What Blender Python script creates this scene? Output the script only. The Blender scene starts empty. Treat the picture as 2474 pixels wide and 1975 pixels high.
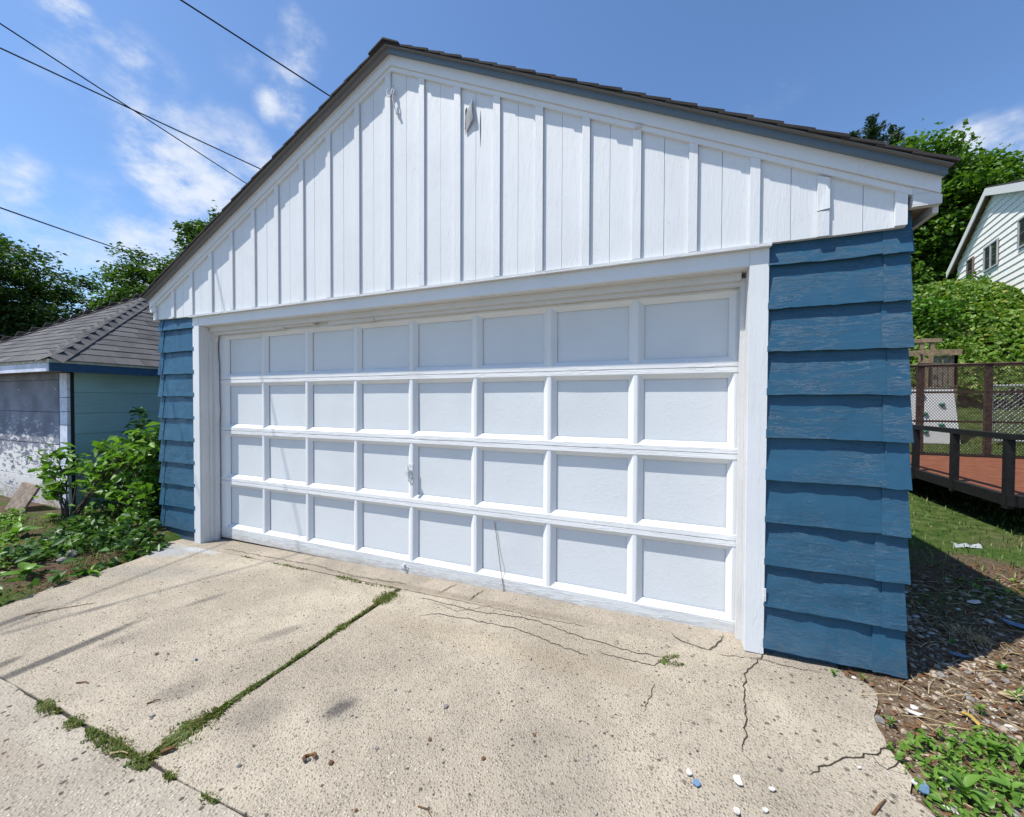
import bpy, math, random
import numpy as np
from mathutils import Vector, Matrix
random.seed(7); RNG = np.random.default_rng(7)
SC = bpy.context.scene
COL = SC.collection

# ------------------------------------------------------------------ camera
CAM = Vector((4.887, -2.62, 1.385))
cd = bpy.data.cameras.new('camera'); cam = bpy.data.objects.new('camera', cd); COL.objects.link(cam)
yaw, pitch, roll = -0.387, -0.017, 0.004
fw = Vector((math.sin(yaw)*math.cos(pitch), math.cos(yaw)*math.cos(pitch), math.sin(pitch)))
rt = Vector((math.cos(yaw), -math.sin(yaw), 0)); up = rt.cross(fw)
rt2 = rt*math.cos(roll)+up*math.sin(roll); up2 = -rt*math.sin(roll)+up*math.cos(roll)
mw = Matrix.Identity(4)
for i in range(3):
    mw[i][0] = rt2[i]; mw[i][1] = up2[i]; mw[i][2] = -fw[i]; mw[i][3] = CAM[i]
cam.matrix_world = mw
cd.sensor_fit = 'HORIZONTAL'; cd.sensor_width = 36; cd.lens = 36*962/2474
cd.clip_start = 0.05; cd.clip_end = 2000
SC.camera = cam
def ray(u, v):                       # direction through a spot of the 2474 x 1975 frame
    return fw + rt2*((u-1237)/962) - up2*((v-987.5)/962)

# ------------------------------------------------------------------ sun, sky, exposure
SUN = Vector((-0.42, -0.34, 1.0)).normalized()
sl = bpy.data.lights.new('sun', 'SUN'); sl.energy = 4.9; sl.angle = math.radians(0.53); sl.color = (1.0, 0.955, 0.88)
so = bpy.data.objects.new('sun', sl); COL.objects.link(so)
so.rotation_euler = SUN.to_track_quat('Z', 'Y').to_euler()
so.location = (0, -10, 30)
SC.view_settings.view_transform = 'Standard'; SC.view_settings.look = 'None'
SC.view_settings.gamma = 1.0; SC.view_settings.exposure = 0.40
SC.render.film_transparent = False
SC.cycles.max_bounces = 6; SC.cycles.diffuse_bounces = 4; SC.cycles.transparent_max_bounces = 12
w = bpy.data.worlds.new('World'); SC.world = w; w.use_nodes = True
nt = w.node_tree; nt.nodes.clear()
def N(t, typ, **kw):
    n = t.nodes.new(typ)
    for k, v in kw.items():
        if k.startswith('i_'):
            n.inputs[k[2:].replace('_', ' ')].default_value = v
        else:
            setattr(n, k, v)
    return n
sky = N(nt, 'ShaderNodeTexSky', sky_type='NISHITA', sun_disc=False)
sky.sun_elevation = math.asin(SUN.z); sky.sun_rotation = math.atan2(SUN.x, SUN.y)
sky.air_density = 1.0; sky.dust_density = 0.6; sky.ozone_density = 2.0
bg = N(nt, 'ShaderNodeBackground'); bg.inputs['Strength'].default_value = 0.092
wo = N(nt, 'ShaderNodeOutputWorld')
tc = N(nt, 'ShaderNodeTexCoord')
nrm = N(nt, 'ShaderNodeVectorMath', operation='NORMALIZE'); nt.links.new(tc.outputs['Generated'], nrm.inputs[0])
# warp so that the clouds get torn edges
nz = N(nt, 'ShaderNodeTexNoise', noise_dimensions='3D'); nz.inputs['Scale'].default_value = 12; nz.inputs['Detail'].default_value = 6; nz.inputs['Roughness'].default_value = 0.62
mp = N(nt, 'ShaderNodeMapping'); mp.inputs['Scale'].default_value = (1, 1, 1.7); nt.links.new(nrm.outputs[0], mp.inputs[0]); nt.links.new(mp.outputs[0], nz.inputs['Vector'])
wz = N(nt, 'ShaderNodeTexNoise'); wz.inputs['Scale'].default_value = 5; wz.inputs['Detail'].default_value = 5
nt.links.new(nrm.outputs[0], wz.inputs['Vector'])
wsub = N(nt, 'ShaderNodeVectorMath', operation='SUBTRACT'); wsub.inputs[1].default_value = (.5, .5, .5); nt.links.new(wz.outputs['Color'], wsub.inputs[0])
wsc = N(nt, 'ShaderNodeVectorMath', operation='SCALE'); wsc.inputs['Scale'].default_value = 0.22; nt.links.new(wsub.outputs[0], wsc.inputs[0])
wad = N(nt, 'ShaderNodeVectorMath', operation='ADD'); nt.links.new(nrm.outputs[0], wad.inputs[0]); nt.links.new(wsc.outputs[0], wad.inputs[1])
acc = None
CLOUDS = [(170, 40, 85, 1.15), (235, 105, 95, 1.3), (295, 165, 90, 1.1), (230, 225, 130, .8), (430, 265, 90, .5), (300, 320, 95, .95), (390, 400, 130, 1.0), (460, 470, 150, .95), (520, 560, 200, .75), (620, 440, 120, .7), (400, 640, 220, .75),
          (15, 450, 90, .7), (150, 640, 200, .6), (690, 125, 75, 1.0), (590, 140, 90, .4), (700, 250, 75, .95), (2362, 345, 85, .95), (2480, 395, 85, .8), (1880, 250, 120, .25)]
for (u, v, r, a) in CLOUDS:
    d = ray(u, v).normalized()
    di = N(nt, 'ShaderNodeVectorMath', operation='DISTANCE'); di.inputs[1].default_value = d; nt.links.new(wad.outputs[0], di.inputs[0])
    mr = N(nt, 'ShaderNodeMapRange', interpolation_type='SMOOTHSTEP'); mr.inputs['From Min'].default_value = 0; mr.inputs['From Max'].default_value = 1.5*r/962*(1/ray(u, v).length)
    mr.inputs['To Min'].default_value = a; mr.inputs['To Max'].default_value = 0
    nt.links.new(di.outputs['Value'], mr.inputs['Value'])
    if acc is None: acc = mr.outputs[0]
    else:
        mx = N(nt, 'ShaderNodeMath', operation='MAXIMUM'); nt.links.new(acc, mx.inputs[0]); nt.links.new(mr.outputs[0], mx.inputs[1]); acc = mx.outputs[0]
# scattered fair-weather clouds over the rest of the sky
gz = N(nt, 'ShaderNodeTexNoise'); gz.inputs['Scale'].default_value = 2.1; gz.inputs['Detail'].default_value = 3
nt.links.new(mp.outputs[0], gz.inputs['Vector'])
gr = N(nt, 'ShaderNodeMapRange', interpolation_type='SMOOTHSTEP'); gr.inputs['From Min'].default_value = .56; gr.inputs['From Max'].default_value = .78; gr.inputs['To Max'].default_value = .6
nt.links.new(gz.outputs['Fac'], gr.inputs['Value'])
mx = N(nt, 'ShaderNodeMath', operation='MAXIMUM'); nt.links.new(acc, mx.inputs[0]); nt.links.new(gr.outputs[0], mx.inputs[1])
# density = smoothstep( blob + (noise-.5)*k )
ns = N(nt, 'ShaderNodeMath', operation='MULTIPLY_ADD'); ns.inputs[1].default_value = 3.6; ns.inputs[2].default_value = -1.75; nt.links.new(nz.outputs['Fac'], ns.inputs[0])
sm = N(nt, 'ShaderNodeMath', operation='MULTIPLY'); nt.links.new(mx.outputs[0], sm.inputs[0])
ns2 = N(nt, 'ShaderNodeMath', operation='ADD'); ns2.inputs[1].default_value = 1.0; nt.links.new(ns.outputs[0], ns2.inputs[0]); nt.links.new(ns2.outputs[0], sm.inputs[1])
dn = N(nt, 'ShaderNodeMapRange', interpolation_type='SMOOTHSTEP'); dn.inputs['From Min'].default_value = .16; dn.inputs['From Max'].default_value = 1.35; dn.inputs['To Max'].default_value = .85
nt.links.new(sm.outputs[0], dn.inputs['Value'])
# pale blue tint of the hazy summer air
tint = N(nt, 'ShaderNodeMix', data_type='RGBA', blend_type='MULTIPLY'); tint.inputs['Factor'].default_value = 1.0
tint.inputs['B'].default_value = (1.12, 1.36, 1.60, 1); nt.links.new(sky.outputs[0], tint.inputs['A'])
mixc = N(nt, 'ShaderNodeMix', data_type='RGBA'); mixc.inputs['B'].default_value = (7.3, 7.7, 8.4, 1)
nt.links.new(dn.outputs[0], mixc.inputs['Factor']); nt.links.new(tint.outputs['Result'], mixc.inputs['A'])
nt.links.new(mixc.outputs['Result'], bg.inputs['Color']); nt.links.new(bg.outputs[0], wo.inputs[0])

# ------------------------------------------------------------------ helpers
ORG = {}
def link(o, parent=None):
    COL.objects.link(o)
    if parent is not None:
        o.parent = parent
        po = ORG.get(parent.name, Vector((0, 0, 0)))
        o.location = o.location - po if False else (Vector(o.location) - po)
        ORG[o.name] = Vector((0, 0, 0))
    return o
def tag(o, label, cat, group=None):
    o['label'] = label; o['category'] = cat
    if group: o['group'] = group
    return o
def thing(name, label, cat, loc=(0, 0, 0), group=None):
    o = bpy.data.objects.new(name, None); COL.objects.link(o); o.location = loc; o.empty_display_size = .1
    ORG[o.name] = Vector(loc)
    return tag(o, label, cat, group)
def me(name, vs, fs, mat, smooth=False):
    m = bpy.data.meshes.new(name); m.from_pydata([tuple(v) for v in vs], [], fs)
    m.materials.append(mat)
    if smooth: m.polygons.foreach_set('use_smooth', [True]*len(m.polygons))
    m.update(); return m
def part(name, vf, mat, parent, smooth=False):
    m_ = me(name, vf[0], vf[1], mat, smooth)
    if len(vf) > 2: m_.polygons.foreach_set('use_smooth', [i >= vf[2] for i in range(len(m_.polygons))])
    return link(bpy.data.objects.new(name, m_), parent)
def solo(name, vf, mat, label, cat, group=None, smooth=False):     # one-mesh thing, origin at its base
    vs = np.array([tuple(v) for v in vf[0]], float)
    c = (vs.min(0)+vs.max(0))/2; c[2] = vs[:, 2].min()
    o = bpy.data.objects.new(name, me(name, vs-c, vf[1], mat, smooth)); COL.objects.link(o); o.location = c
    ORG[o.name] = Vector(c)
    return tag(o, label, cat, group)
def struct(name, vf, mat, smooth=False):
    o = bpy.data.objects.new(name, me(name, vf[0], vf[1], mat, smooth)); COL.objects.link(o); o['kind'] = 'structure'
    ORG[o.name] = Vector((0, 0, 0)); return o
class G:                                                             # collects shapes
    def __init__(s): s.v = []; s.f = []
    def add(s, vs, fs):
        b = len(s.v); s.v += [tuple(v) for v in vs]; s.f += [tuple(i+b for i in f) for f in fs]; return s
    def box(s, x0, x1, y0, y1, z0, z1):
        return s.add([(x0, y0, z0), (x1, y0, z0), (x1, y1, z0), (x0, y1, z0), (x0, y0, z1), (x1, y0, z1), (x1, y1, z1), (x0, y1, z1)],
                     [(0, 3, 2, 1), (4, 5, 6, 7), (0, 1, 5, 4), (1, 2, 6, 5), (2, 3, 7, 6), (3, 0, 4, 7)])
    def plate(s, poly, y0, y1):                                      # polygon in xz (counter-clockwise seen from -y), extruded y0..y1
        n = len(poly)
        vs = [(x, y0, z) for x, z in poly]+[(x, y1, z) for x, z in poly]
        return s.add(vs, [tuple(range(n)), tuple(range(2*n-1, n-1, -1))]+[(i, i+n, (i+1) % n+n, (i+1) % n) for i in range(n)])
    def slab(s, poly, z0, z1):                                       # polygon in xy, extruded in z (z may be functions)
        n = len(poly); a = z0 if callable(z0) else (lambda x, y: z0); b = z1 if callable(z1) else (lambda x, y: z1)
        vs = [(x, y, a(x, y)) for x, y in poly]+[(x, y, b(x, y)) for x, y in poly]
        return s.add(vs, [tuple(range(n-1, -1, -1)), tuple(range(n, 2*n))]+[(i, (i+1) % n, (i+1) % n+n, i+n) for i in range(n)])
    def ext(s, prof, p0, p1, side, upv):                             # profile (a,b) swept p0..p1
        p0, p1, side, upv = map(Vector, (p0, p1, side, upv)); n = len(prof)
        vs = [p0+side*a+upv*b for a, b in prof]+[p1+side*a+upv*b for a, b in prof]
        return s.add(vs, [tuple(range(n-1, -1, -1)), tuple(range(n, 2*n))]+[(i, (i+1) % n, (i+1) % n+n, i+n) for i in range(n)])
    def tube(s, pts, r, n=6, r1=None):
        pts = [Vector(p) for p in pts]; m = len(pts); vs = []; fs = []
        ref = Vector((0.31, 0.87, 0.38))
        for k, p in enumerate(pts):
            d = (pts[min(k+1, m-1)]-pts[max(k-1, 0)]).normalized()
            a = d.cross(ref); a = a.normalized() if a.length > 1e-4 else Vector((1, 0, 0)); b = d.cross(a)
            rr = r if r1 is None else r+(r1-r)*k/(m-1)
            vs += [p+a*rr*math.cos(2*math.pi*i/n)+b*rr*math.sin(2*math.pi*i/n) for i in range(n)]
        for k in range(m-1):
            fs += [(k*n+i, k*n+(i+1) % n, (k+1)*n+(i+1) % n, (k+1)*n+i) for i in range(n)]
        fs += [tuple(range(n-1, -1, -1)), tuple(range((m-1)*n, m*n))]
        return s.add(vs, fs)
    def grid(s, nx, ny, fn):
        vs = [fn(i/nx, j/ny) for j in range(ny+1) for i in range(nx+1)]
        return s.add(vs, [(j*(nx+1)+i, j*(nx+1)+i+1, (j+1)*(nx+1)+i+1, (j+1)*(nx+1)+i) for j in range(ny) for i in range(nx)])
    @property
    def vf(s): return (s.v, s.f)
def sstep(a, b, x):
    t = min(1, max(0, (x-a)/(b-a))); return t*t*(3-2*t)
def hash1(x, s=0): 
    return (math.sin(x*12.9898+s*78.233)*43758.5453) % 1.0
def wob(x, s=0):                                                     # smooth 1-D wobble, -1..1
    i = math.floor(x); t = x-i; t = t*t*(3-2*t)
    return 2*((1-t)*hash1(i, s)+t*hash1(i+1, s))-1

# ------------------------------------------------------------------ materials
def mat(name, base, rough=.7, spec=.4):
    m = bpy.data.materials.new(name); m.use_nodes = True; t = m.node_tree
    p = t.nodes['Principled BSDF']; p.inputs['Base Color'].default_value = (*base, 1); p.inputs['Roughness'].default_value = rough
    p.inputs['Specular IOR Level'].default_value = spec
    return m, t, p
def obco(t, scale=(1, 1, 1), rot=(0, 0, 0), world=True):
    if world: g = N(t, 'ShaderNodeNewGeometry'); out = g.outputs['Position']
    else: g = N(t, 'ShaderNodeTexCoord'); out = g.outputs['Object']
    m = N(t, 'ShaderNodeMapping'); m.inputs['Scale'].default_value = scale; m.inputs['Rotation'].default_value = rot
    t.links.new(out, m.inputs[0]); return m.outputs[0]
def noise(t, co, scale, detail=4, rough=.5, dist=0):
    n = N(t, 'ShaderNodeTexNoise'); n.inputs['Scale'].default_value = scale; n.inputs['Detail'].default_value = detail; n.inputs['Roughness'].default_value = rough
    n.inputs['Distortion'].default_value = dist
    t.links.new(co, n.inputs['Vector']); return n.outputs['Fac']
def ramp(t, f, stops):
    r = N(t, 'ShaderNodeValToRGB'); e = r.color_ramp.elements
    while len(e) < len(stops): e.new(.5)
    for i, (p, c) in enumerate(stops):
        e[i].position = p; e[i].color = (*c, 1) if len(c) == 3 else c
    t.links.new(f, r.inputs[0]); return r.outputs['Color']
def mixn(t, f, a, b, mode='MIX'):
    m = N(t, 'ShaderNodeMix', data_type='RGBA', blend_type=mode)
    for s, x in (('Factor', f), ('A', a), ('B', b)):
        if isinstance(x, (int, float)): m.inputs[s].default_value = x
        elif isinstance(x, tuple): m.inputs[s].default_value = (*x, 1)
        else: t.links.new(x, m.inputs[s])
    return m.outputs['Result']
def mth(t, op, a, b=None, c=None):
    m = N(t, 'ShaderNodeMath', operation=op)
    for i, x in enumerate((a, b, c)):
        if x is None: continue
        if isinstance(x, (int, float)): m.inputs[i].default_value = x
        else: t.links.new(x, m.inputs[i])
    return m.outputs[0]
def mrange(t, f, a, b, c=0, d=1, smooth=True):
    m = N(t, 'ShaderNodeMapRange', interpolation_type='SMOOTHSTEP' if smooth else 'LINEAR')
    for k, v in (('From Min', a), ('From Max', b), ('To Min', c), ('To Max', d)): m.inputs[k].default_value = v
    t.links.new(f, m.inputs['Value']); return m.outputs[0]
def bump(t, p, h, strength=.3, dist=.01, prev=None):
    b = N(t, 'ShaderNodeBump'); b.inputs['Strength'].default_value = strength; b.inputs['Distance'].default_value = dist
    t.links.new(h, b.inputs['Height'])
    if prev is not None: t.links.new(prev, b.inputs['Normal'])
    t.links.new(b.outputs[0], p.inputs['Normal']); return b.outputs[0]
def setc(t, p, c): t.links.new(c, p.inputs['Base Color'])

def paint(name, base, grain='z', rough=.5, peel=.5, dirt=.12, dark=(.30, .27, .24)):
    m, t, p = mat(name, base, rough, .35)
    sc = {'z': (9, 9, .9), 'x': (.9, 9, 9), 'n': (4, 4, 4)}[grain]
    co = obco(t, sc); co1 = obco(t)
    n1 = noise(t, co, 14, 5, .65); n2 = noise(t, co1, 2.3, 4); n3 = noise(t, co1, 60, 3, .6); n4 = noise(t, co, 5, 6, .7, .6)
    c = mixn(t, mrange(t, n2, .42, .75, 0, dirt), base, tuple(x*.72+.02 for x in base))
    chip = mth(t, 'MULTIPLY', mrange(t, n3, .66, .70), mrange(t, n2, .48, .6))
    c = mixn(t, mth(t, 'MULTIPLY', chip, .55*peel), c, dark)
    setc(t, p, c)
    b1 = bump(t, p, n1, .28, .004); b2 = bump(t, p, mrange(t, n4, .5, .62), .35*peel, .004, b1); bump(t, p, n3, .12*peel, .003, b2)
    return m
M = {}
M['white'] = paint('white_paint', (.675, .69, .70), 'z', .5, .6, .22)
M['white_x'] = paint('white_paint_rails', (.71, .72, .725), 'x', .5, 1.1, .28)
M['white_worn'] = paint('white_paint_worn', (.60, .61, .62), 'x', .55, 1.2, .35)
def grime():
    m = paint('white_paint_splashed', (.62, .635, .64), 'x', .55, 1.3, .45); t = m.node_tree; p = t.nodes['Principled BSDF']
    old = p.inputs['Base Color'].links[0].from_socket; gx = N(t, 'ShaderNodeNewGeometry'); sx = N(t, 'ShaderNodeSeparateXYZ'); t.links.new(gx.outputs['Position'], sx.inputs[0])
    n = noise(t, obco(t, (2, 2, 6)), 6, 6, .7); f = mrange(t, mth(t, 'ADD', sx.outputs[2], mth(t, 'MULTIPLY_ADD', n, -.22, .11)), -.10, .01, .7, 0)
    t.links.new(mixn(t, f, old, (.36, .31, .25)), p.inputs['Base Color']); return m
M['white_grime'] = grime()
M['panel'] = paint('white_panel_paint', (.605, .63, .65), 'n', .42, .35, .22)
M['jamb'] = paint('white_jamb_paint', (.60, .60, .595), 'z', .55, .9, .3)
M['rake_blue'] = paint('faded_blue_paint', (.115, .165, .215), 'x', .55, 1.0, .3)
M['bare'] = paint('bare_board_shaded', (.26, .265, .275), 'z', .7, 1.0, .3)  # bare board grey, with the curled flap's shade put into the colour
M['rake_grey'] = paint('weathered_grey_paint', (.16, .155, .15), 'x', .6, 1.0, .3)
M['dark'], _, _ = mat('dark_gap', (.02, .02, .02), .9)

def blue_paint(name, base, grain):
    m, t, p = mat(name, base, .5, .25)
    oi = N(t, 'ShaderNodeObjectInfo')
    g = N(t, 'ShaderNodeNewGeometry')
    off = N(t, 'ShaderNodeVectorMath', operation='ADD'); cmb = N(t, 'ShaderNodeCombineXYZ')
    t.links.new(mth(t, 'MULTIPLY', oi.outputs['Random'], 7.3), cmb.inputs[0]); t.links.new(mth(t, 'MULTIPLY', oi.outputs['Random'], 3.1), cmb.inputs[2])
    t.links.new(g.outputs['Position'], off.inputs[0]); t.links.new(cmb.outputs[0], off.inputs[1])
    mp1 = N(t, 'ShaderNodeMapping'); mp1.inputs['Scale'].default_value = (1.3, 6, 8) if grain == 'x' else (6, 1.3, 8); t.links.new(off.outputs[0], mp1.inputs[0])
    co = mp1.outputs[0]; co1 = off.outputs[0]
    n1 = noise(t, co, 4.5, 8, .72, .5); n2 = noise(t, co1, 1.8, 3); n3 = noise(t, co, 16, 6, .75, .3); n4 = noise(t, co1, 5, 3, .5, 1.5)
    area = mrange(t, n2, .38, .62, .1, 1.0)
    hsv = N(t, 'ShaderNodeHueSaturation'); hsv.inputs['Color'].default_value = (*base, 1)
    t.links.new(mth(t, 'MULTIPLY_ADD', oi.outputs['Random'], .14, .93), hsv.inputs['Value'])
    c = mixn(t, mrange(t, n2, .4, .8, 0, .35), hsv.outputs['Color'], tuple(x*.8+.008 for x in base))
    scuff_glint = mth(t, 'MULTIPLY', mrange(t, n3, .60, .66), mrange(t, n1, .52, .60))
    c = mixn(t, mth(t, 'MULTIPLY', scuff_glint, .28), c, tuple(min(.5, x*2.1+.05) for x in base))  # scuffed paint, lightened further as painted-in gloss highlights
    sz = N(t, 'ShaderNodeSeparateXYZ'); t.links.new(g.outputs['Position'], sz.inputs[0])
    spl = mth(t, 'MULTIPLY', mrange(t, mth(t, 'ADD', sz.outputs[2], mth(t, 'MULTIPLY', n4, -.3)), -.15, .08, .4, 0), mrange(t, n3, .40, .62)); c = mixn(t, spl, c, (.12, .13, .13))
    iso = mth(t, 'ABSOLUTE', mth(t, 'SUBTRACT', n1, .52)); ridge_glint = mth(t, 'MULTIPLY', mrange(t, iso, .004, .016, 1, 0), mth(t, 'MULTIPLY', mrange(t, n2, .44, .56), mrange(t, n3, .42, .56)))
    c = mixn(t, mth(t, 'MULTIPLY', ridge_glint, .5), c, tuple(min(.6, x*1.9+.08) for x in base))  # sun glints on the paint ridges, painted as lighter lines
    setc(t, p, c)
    crack = mth(t, 'MULTIPLY', mrange(t, n1, .54, .60), area)
    b1 = bump(t, p, mth(t, 'ADD', crack, mth(t, 'MULTIPLY', ridge_glint, 1.2)), .5, .004); b2 = bump(t, p, n3, .22, .002, b1); bump(t, p, n4, .25, .02, b2)
    t.links.new(mrange(t, n4, .3, .7, .28, .55), p.inputs['Roughness'])
    return m
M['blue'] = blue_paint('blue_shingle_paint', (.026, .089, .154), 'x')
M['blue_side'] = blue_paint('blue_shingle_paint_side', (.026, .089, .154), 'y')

def shingle_mat(name, a, b):
    m, t, p = mat(name, a, .93, .15)
    oi = N(t, 'ShaderNodeObjectInfo'); co = obco(t)
    n = noise(t, co, 260, 3, .8); n2 = noise(t, co, 5, 3)
    c = mixn(t, oi.outputs['Random'], a, b); c = mixn(t, mrange(t, n2, .3, .7, 0, .5), c, tuple(x*1.25 for x in b))
    c = mixn(t, mrange(t, n, .35, .68, 0, .8), c, (.02, .02, .022)); setc(t, p, c); bump(t, p, n, .6, .003)
    return m
M['shingle'] = shingle_mat('roof_shingle_dark', (.040, .036, .035), (.065, .058, .056))
M['shingle_n'] = shingle_mat('roof_shingle_grey', (.085, .082, .083), (.175, .170, .170))

def concrete(name, base, peb, marks=(), cells=95, dark=.5, thr=.90):
    m, t, p = mat(name, base, .9, .2)
    co = obco(t)
    n1 = noise(t, co, 1.1, 5, .6); n2 = noise(t, co, 7, 5, .65); n3 = noise(t, co, 170, 3, .7)
    vo = N(t, 'ShaderNodeTexVoronoi'); vo.inputs['Scale'].default_value = cells; t.links.new(co, vo.inputs['Vector'])
    vo2 = N(t, 'ShaderNodeTexVoronoi'); vo2.inputs['Scale'].default_value = cells*.42; t.links.new(co, vo2.inputs['Vector'])
    sep = N(t, 'ShaderNodeSeparateColor'); t.links.new(vo.outputs['Color'], sep.inputs[0])
    sep2 = N(t, 'ShaderNodeSeparateColor'); t.links.new(vo2.outputs['Color'], sep2.inputs[0])
    c = mixn(t, mrange(t, n1, .3, .7), tuple(x*.74 for x in base), tuple(x*1.14 for x in base))
    c = mixn(t, mrange(t, n2, .35, .7, 0, .4), c, tuple(x*.72 for x in base))
    pebc = ramp(t, sep.outputs[0], [(0, (.10, .085, .07)), (.16, (.20, .16, .115)), (.42, base), (.75, (.56, .48, .36)), (1, (.66, .62, .53))])
    c = mixn(t, mrange(t, vo.outputs['Distance'], .0, .55, peb, 0), c, pebc)
    sp = mth(t, 'MULTIPLY', mrange(t, sep2.outputs[1], thr, thr+.03), mrange(t, vo2.outputs['Distance'], .22, .34, 1, 0))
    c = mixn(t, mth(t, 'MULTIPLY', sp, .85), c, (.045, .04, .036))
    sp2 = mth(t, 'MULTIPLY', mrange(t, sep2.outputs[2], .95, .97), mrange(t, vo2.outputs['Distance'], .2, .3, 1, 0))
    c = mixn(t, mth(t, 'MULTIPLY', sp2, .55), c, (.55, .50, .42))
    pit = mth(t, 'MULTIPLY', mrange(t, n3, .53, .65, 0, dark), mrange(t, n2, .36, .58, .25, 1)); c = mixn(t, pit, c, (.085, .07, .052))
    if thr > .85:                                                    # dark lichen spots towards the right side of the slab
        vo3 = N(t, 'ShaderNodeTexVoronoi'); vo3.inputs['Scale'].default_value = 17; t.links.new(co, vo3.inputs['Vector'])
        sp3 = N(t, 'ShaderNodeSeparateColor'); t.links.new(vo3.outputs['Color'], sp3.inputs[0]); gx = N(t, 'ShaderNodeNewGeometry'); sx = N(t, 'ShaderNodeSeparateXYZ'); t.links.new(gx.outputs['Position'], sx.inputs[0])
        lich = mth(t, 'MULTIPLY', mth(t, 'MULTIPLY', mrange(t, sp3.outputs[0], .62, .66), mrange(t, mth(t, 'ADD', vo3.outputs['Distance'], mth(t, 'MULTIPLY_ADD', n3, .5, -.25)), .10, .22, 1, 0)), mrange(t, sx.outputs[0], 4.0, 5.2))
        c = mixn(t, mth(t, 'MULTIPLY', lich, .8), c, (.06, .055, .045))
    for (x, y, ang, lx, ly, a, colr) in marks:
        mpp = N(t, 'ShaderNodeMapping', vector_type='TEXTURE'); mpp.inputs['Location'].default_value = (x, y, 0); mpp.inputs['Rotation'].default_value = (0, 0, ang); mpp.inputs['Scale'].default_value = (lx, ly, 50)
        t.links.new(co, mpp.inputs[0])
        ln = N(t, 'ShaderNodeVectorMath', operation='LENGTH'); t.links.new(mpp.outputs[0], ln.inputs[0])
        fac = mrange(t, mth(t, 'ADD', ln.outputs['Value'], mth(t, 'MULTIPLY_ADD', n2, .9, -.45)), .35, 1.05, a, 0)
        fac = mth(t, 'MULTIPLY', fac, mrange(t, n3, .3, .7, .65, 1))
        c = mixn(t, fac, c, colr)
    setc(t, p, c)
    h = mth(t, 'ADD', mrange(t, vo.outputs['Distance'], 0, .6, 1, 0), mth(t, 'MULTIPLY', n3, 1.1))
    bump(t, p, h, 1.0, .005)
    return m
BK = (.055, .053, .055)
def spot(u, v):
    d = ray(u, v); t_ = (-.06-CAM.z)/d.z; return CAM.x+d.x*t_, CAM.y+d.y*t_
def streak(a, b, wd, al, colr=BK):
    (x0, y0), (x1, y1) = spot(*a), spot(*b); return ((x0+x1)/2, (y0+y1)/2, math.atan2(y1-y0, x1-x0), math.hypot(x1-x0, y1-y0)*.62, wd, al, colr)
ST = [streak((-160, 1700), (370, 1478), .055, .95), streak((-60, 1520), (110, 1458), .06, .85), streak((-60, 1625), (60, 1572), .05, .8), streak((440, 1462), (555, 1424), .05, .6), streak((610, 1550), (735, 1508), .06, .5),  # long soft dark streaks blended into the slab colour
      streak((360, 1690), (510, 1640), .10, .42), streak((540, 1770), (690, 1690), .14, .38), streak((780, 1738), (860, 1690), .055, .9), streak((760, 1745), (880, 1680), .16, .3), streak((230, 1560), (340, 1525), .07, .4), streak((180, 1475), (280, 1450), .05, .4),
      (.75, -.62, .3, .8, .16, .40, (.20, .20, .20)), (.2, -.30, .2, .5, .2, .8, (.30, .33, .37)), (.55, -.16, 0, .35, .07, .7, (.45, .48, .52)),
      (4.45, -1.15, .9, .3, .35, .3, (.13, .12, .10)), (4.7, -1.6, .2, .5, .3, .35, (.16, .15, .14)), (5.2, -.95, .5, .4, .15, .25, (.15, .13, .1)), (3.9, -.5, 0, 1.2, .14, .25, (.27, .20, .12)), (5.3, -1.3, .3, .3, .3, .3, (.14, .13, .12))]
M['concrete'] = concrete('driveway_concrete', (.395, .345, .272), .95, ST, 95, .62)
M['concrete_floor'] = concrete('apron_concrete', (.38, .33, .265), .3, [(3.4, -.06, 0, 1.6, .05, .45, (.17, .13, .09))], 120, .3)
M['alley'] = concrete('alley_concrete', (.375, .335, .275), .85, [(2.1, -1.95, .1, .6, .1, .3, (.2, .13, .08))], 75, .5, .80)

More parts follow.
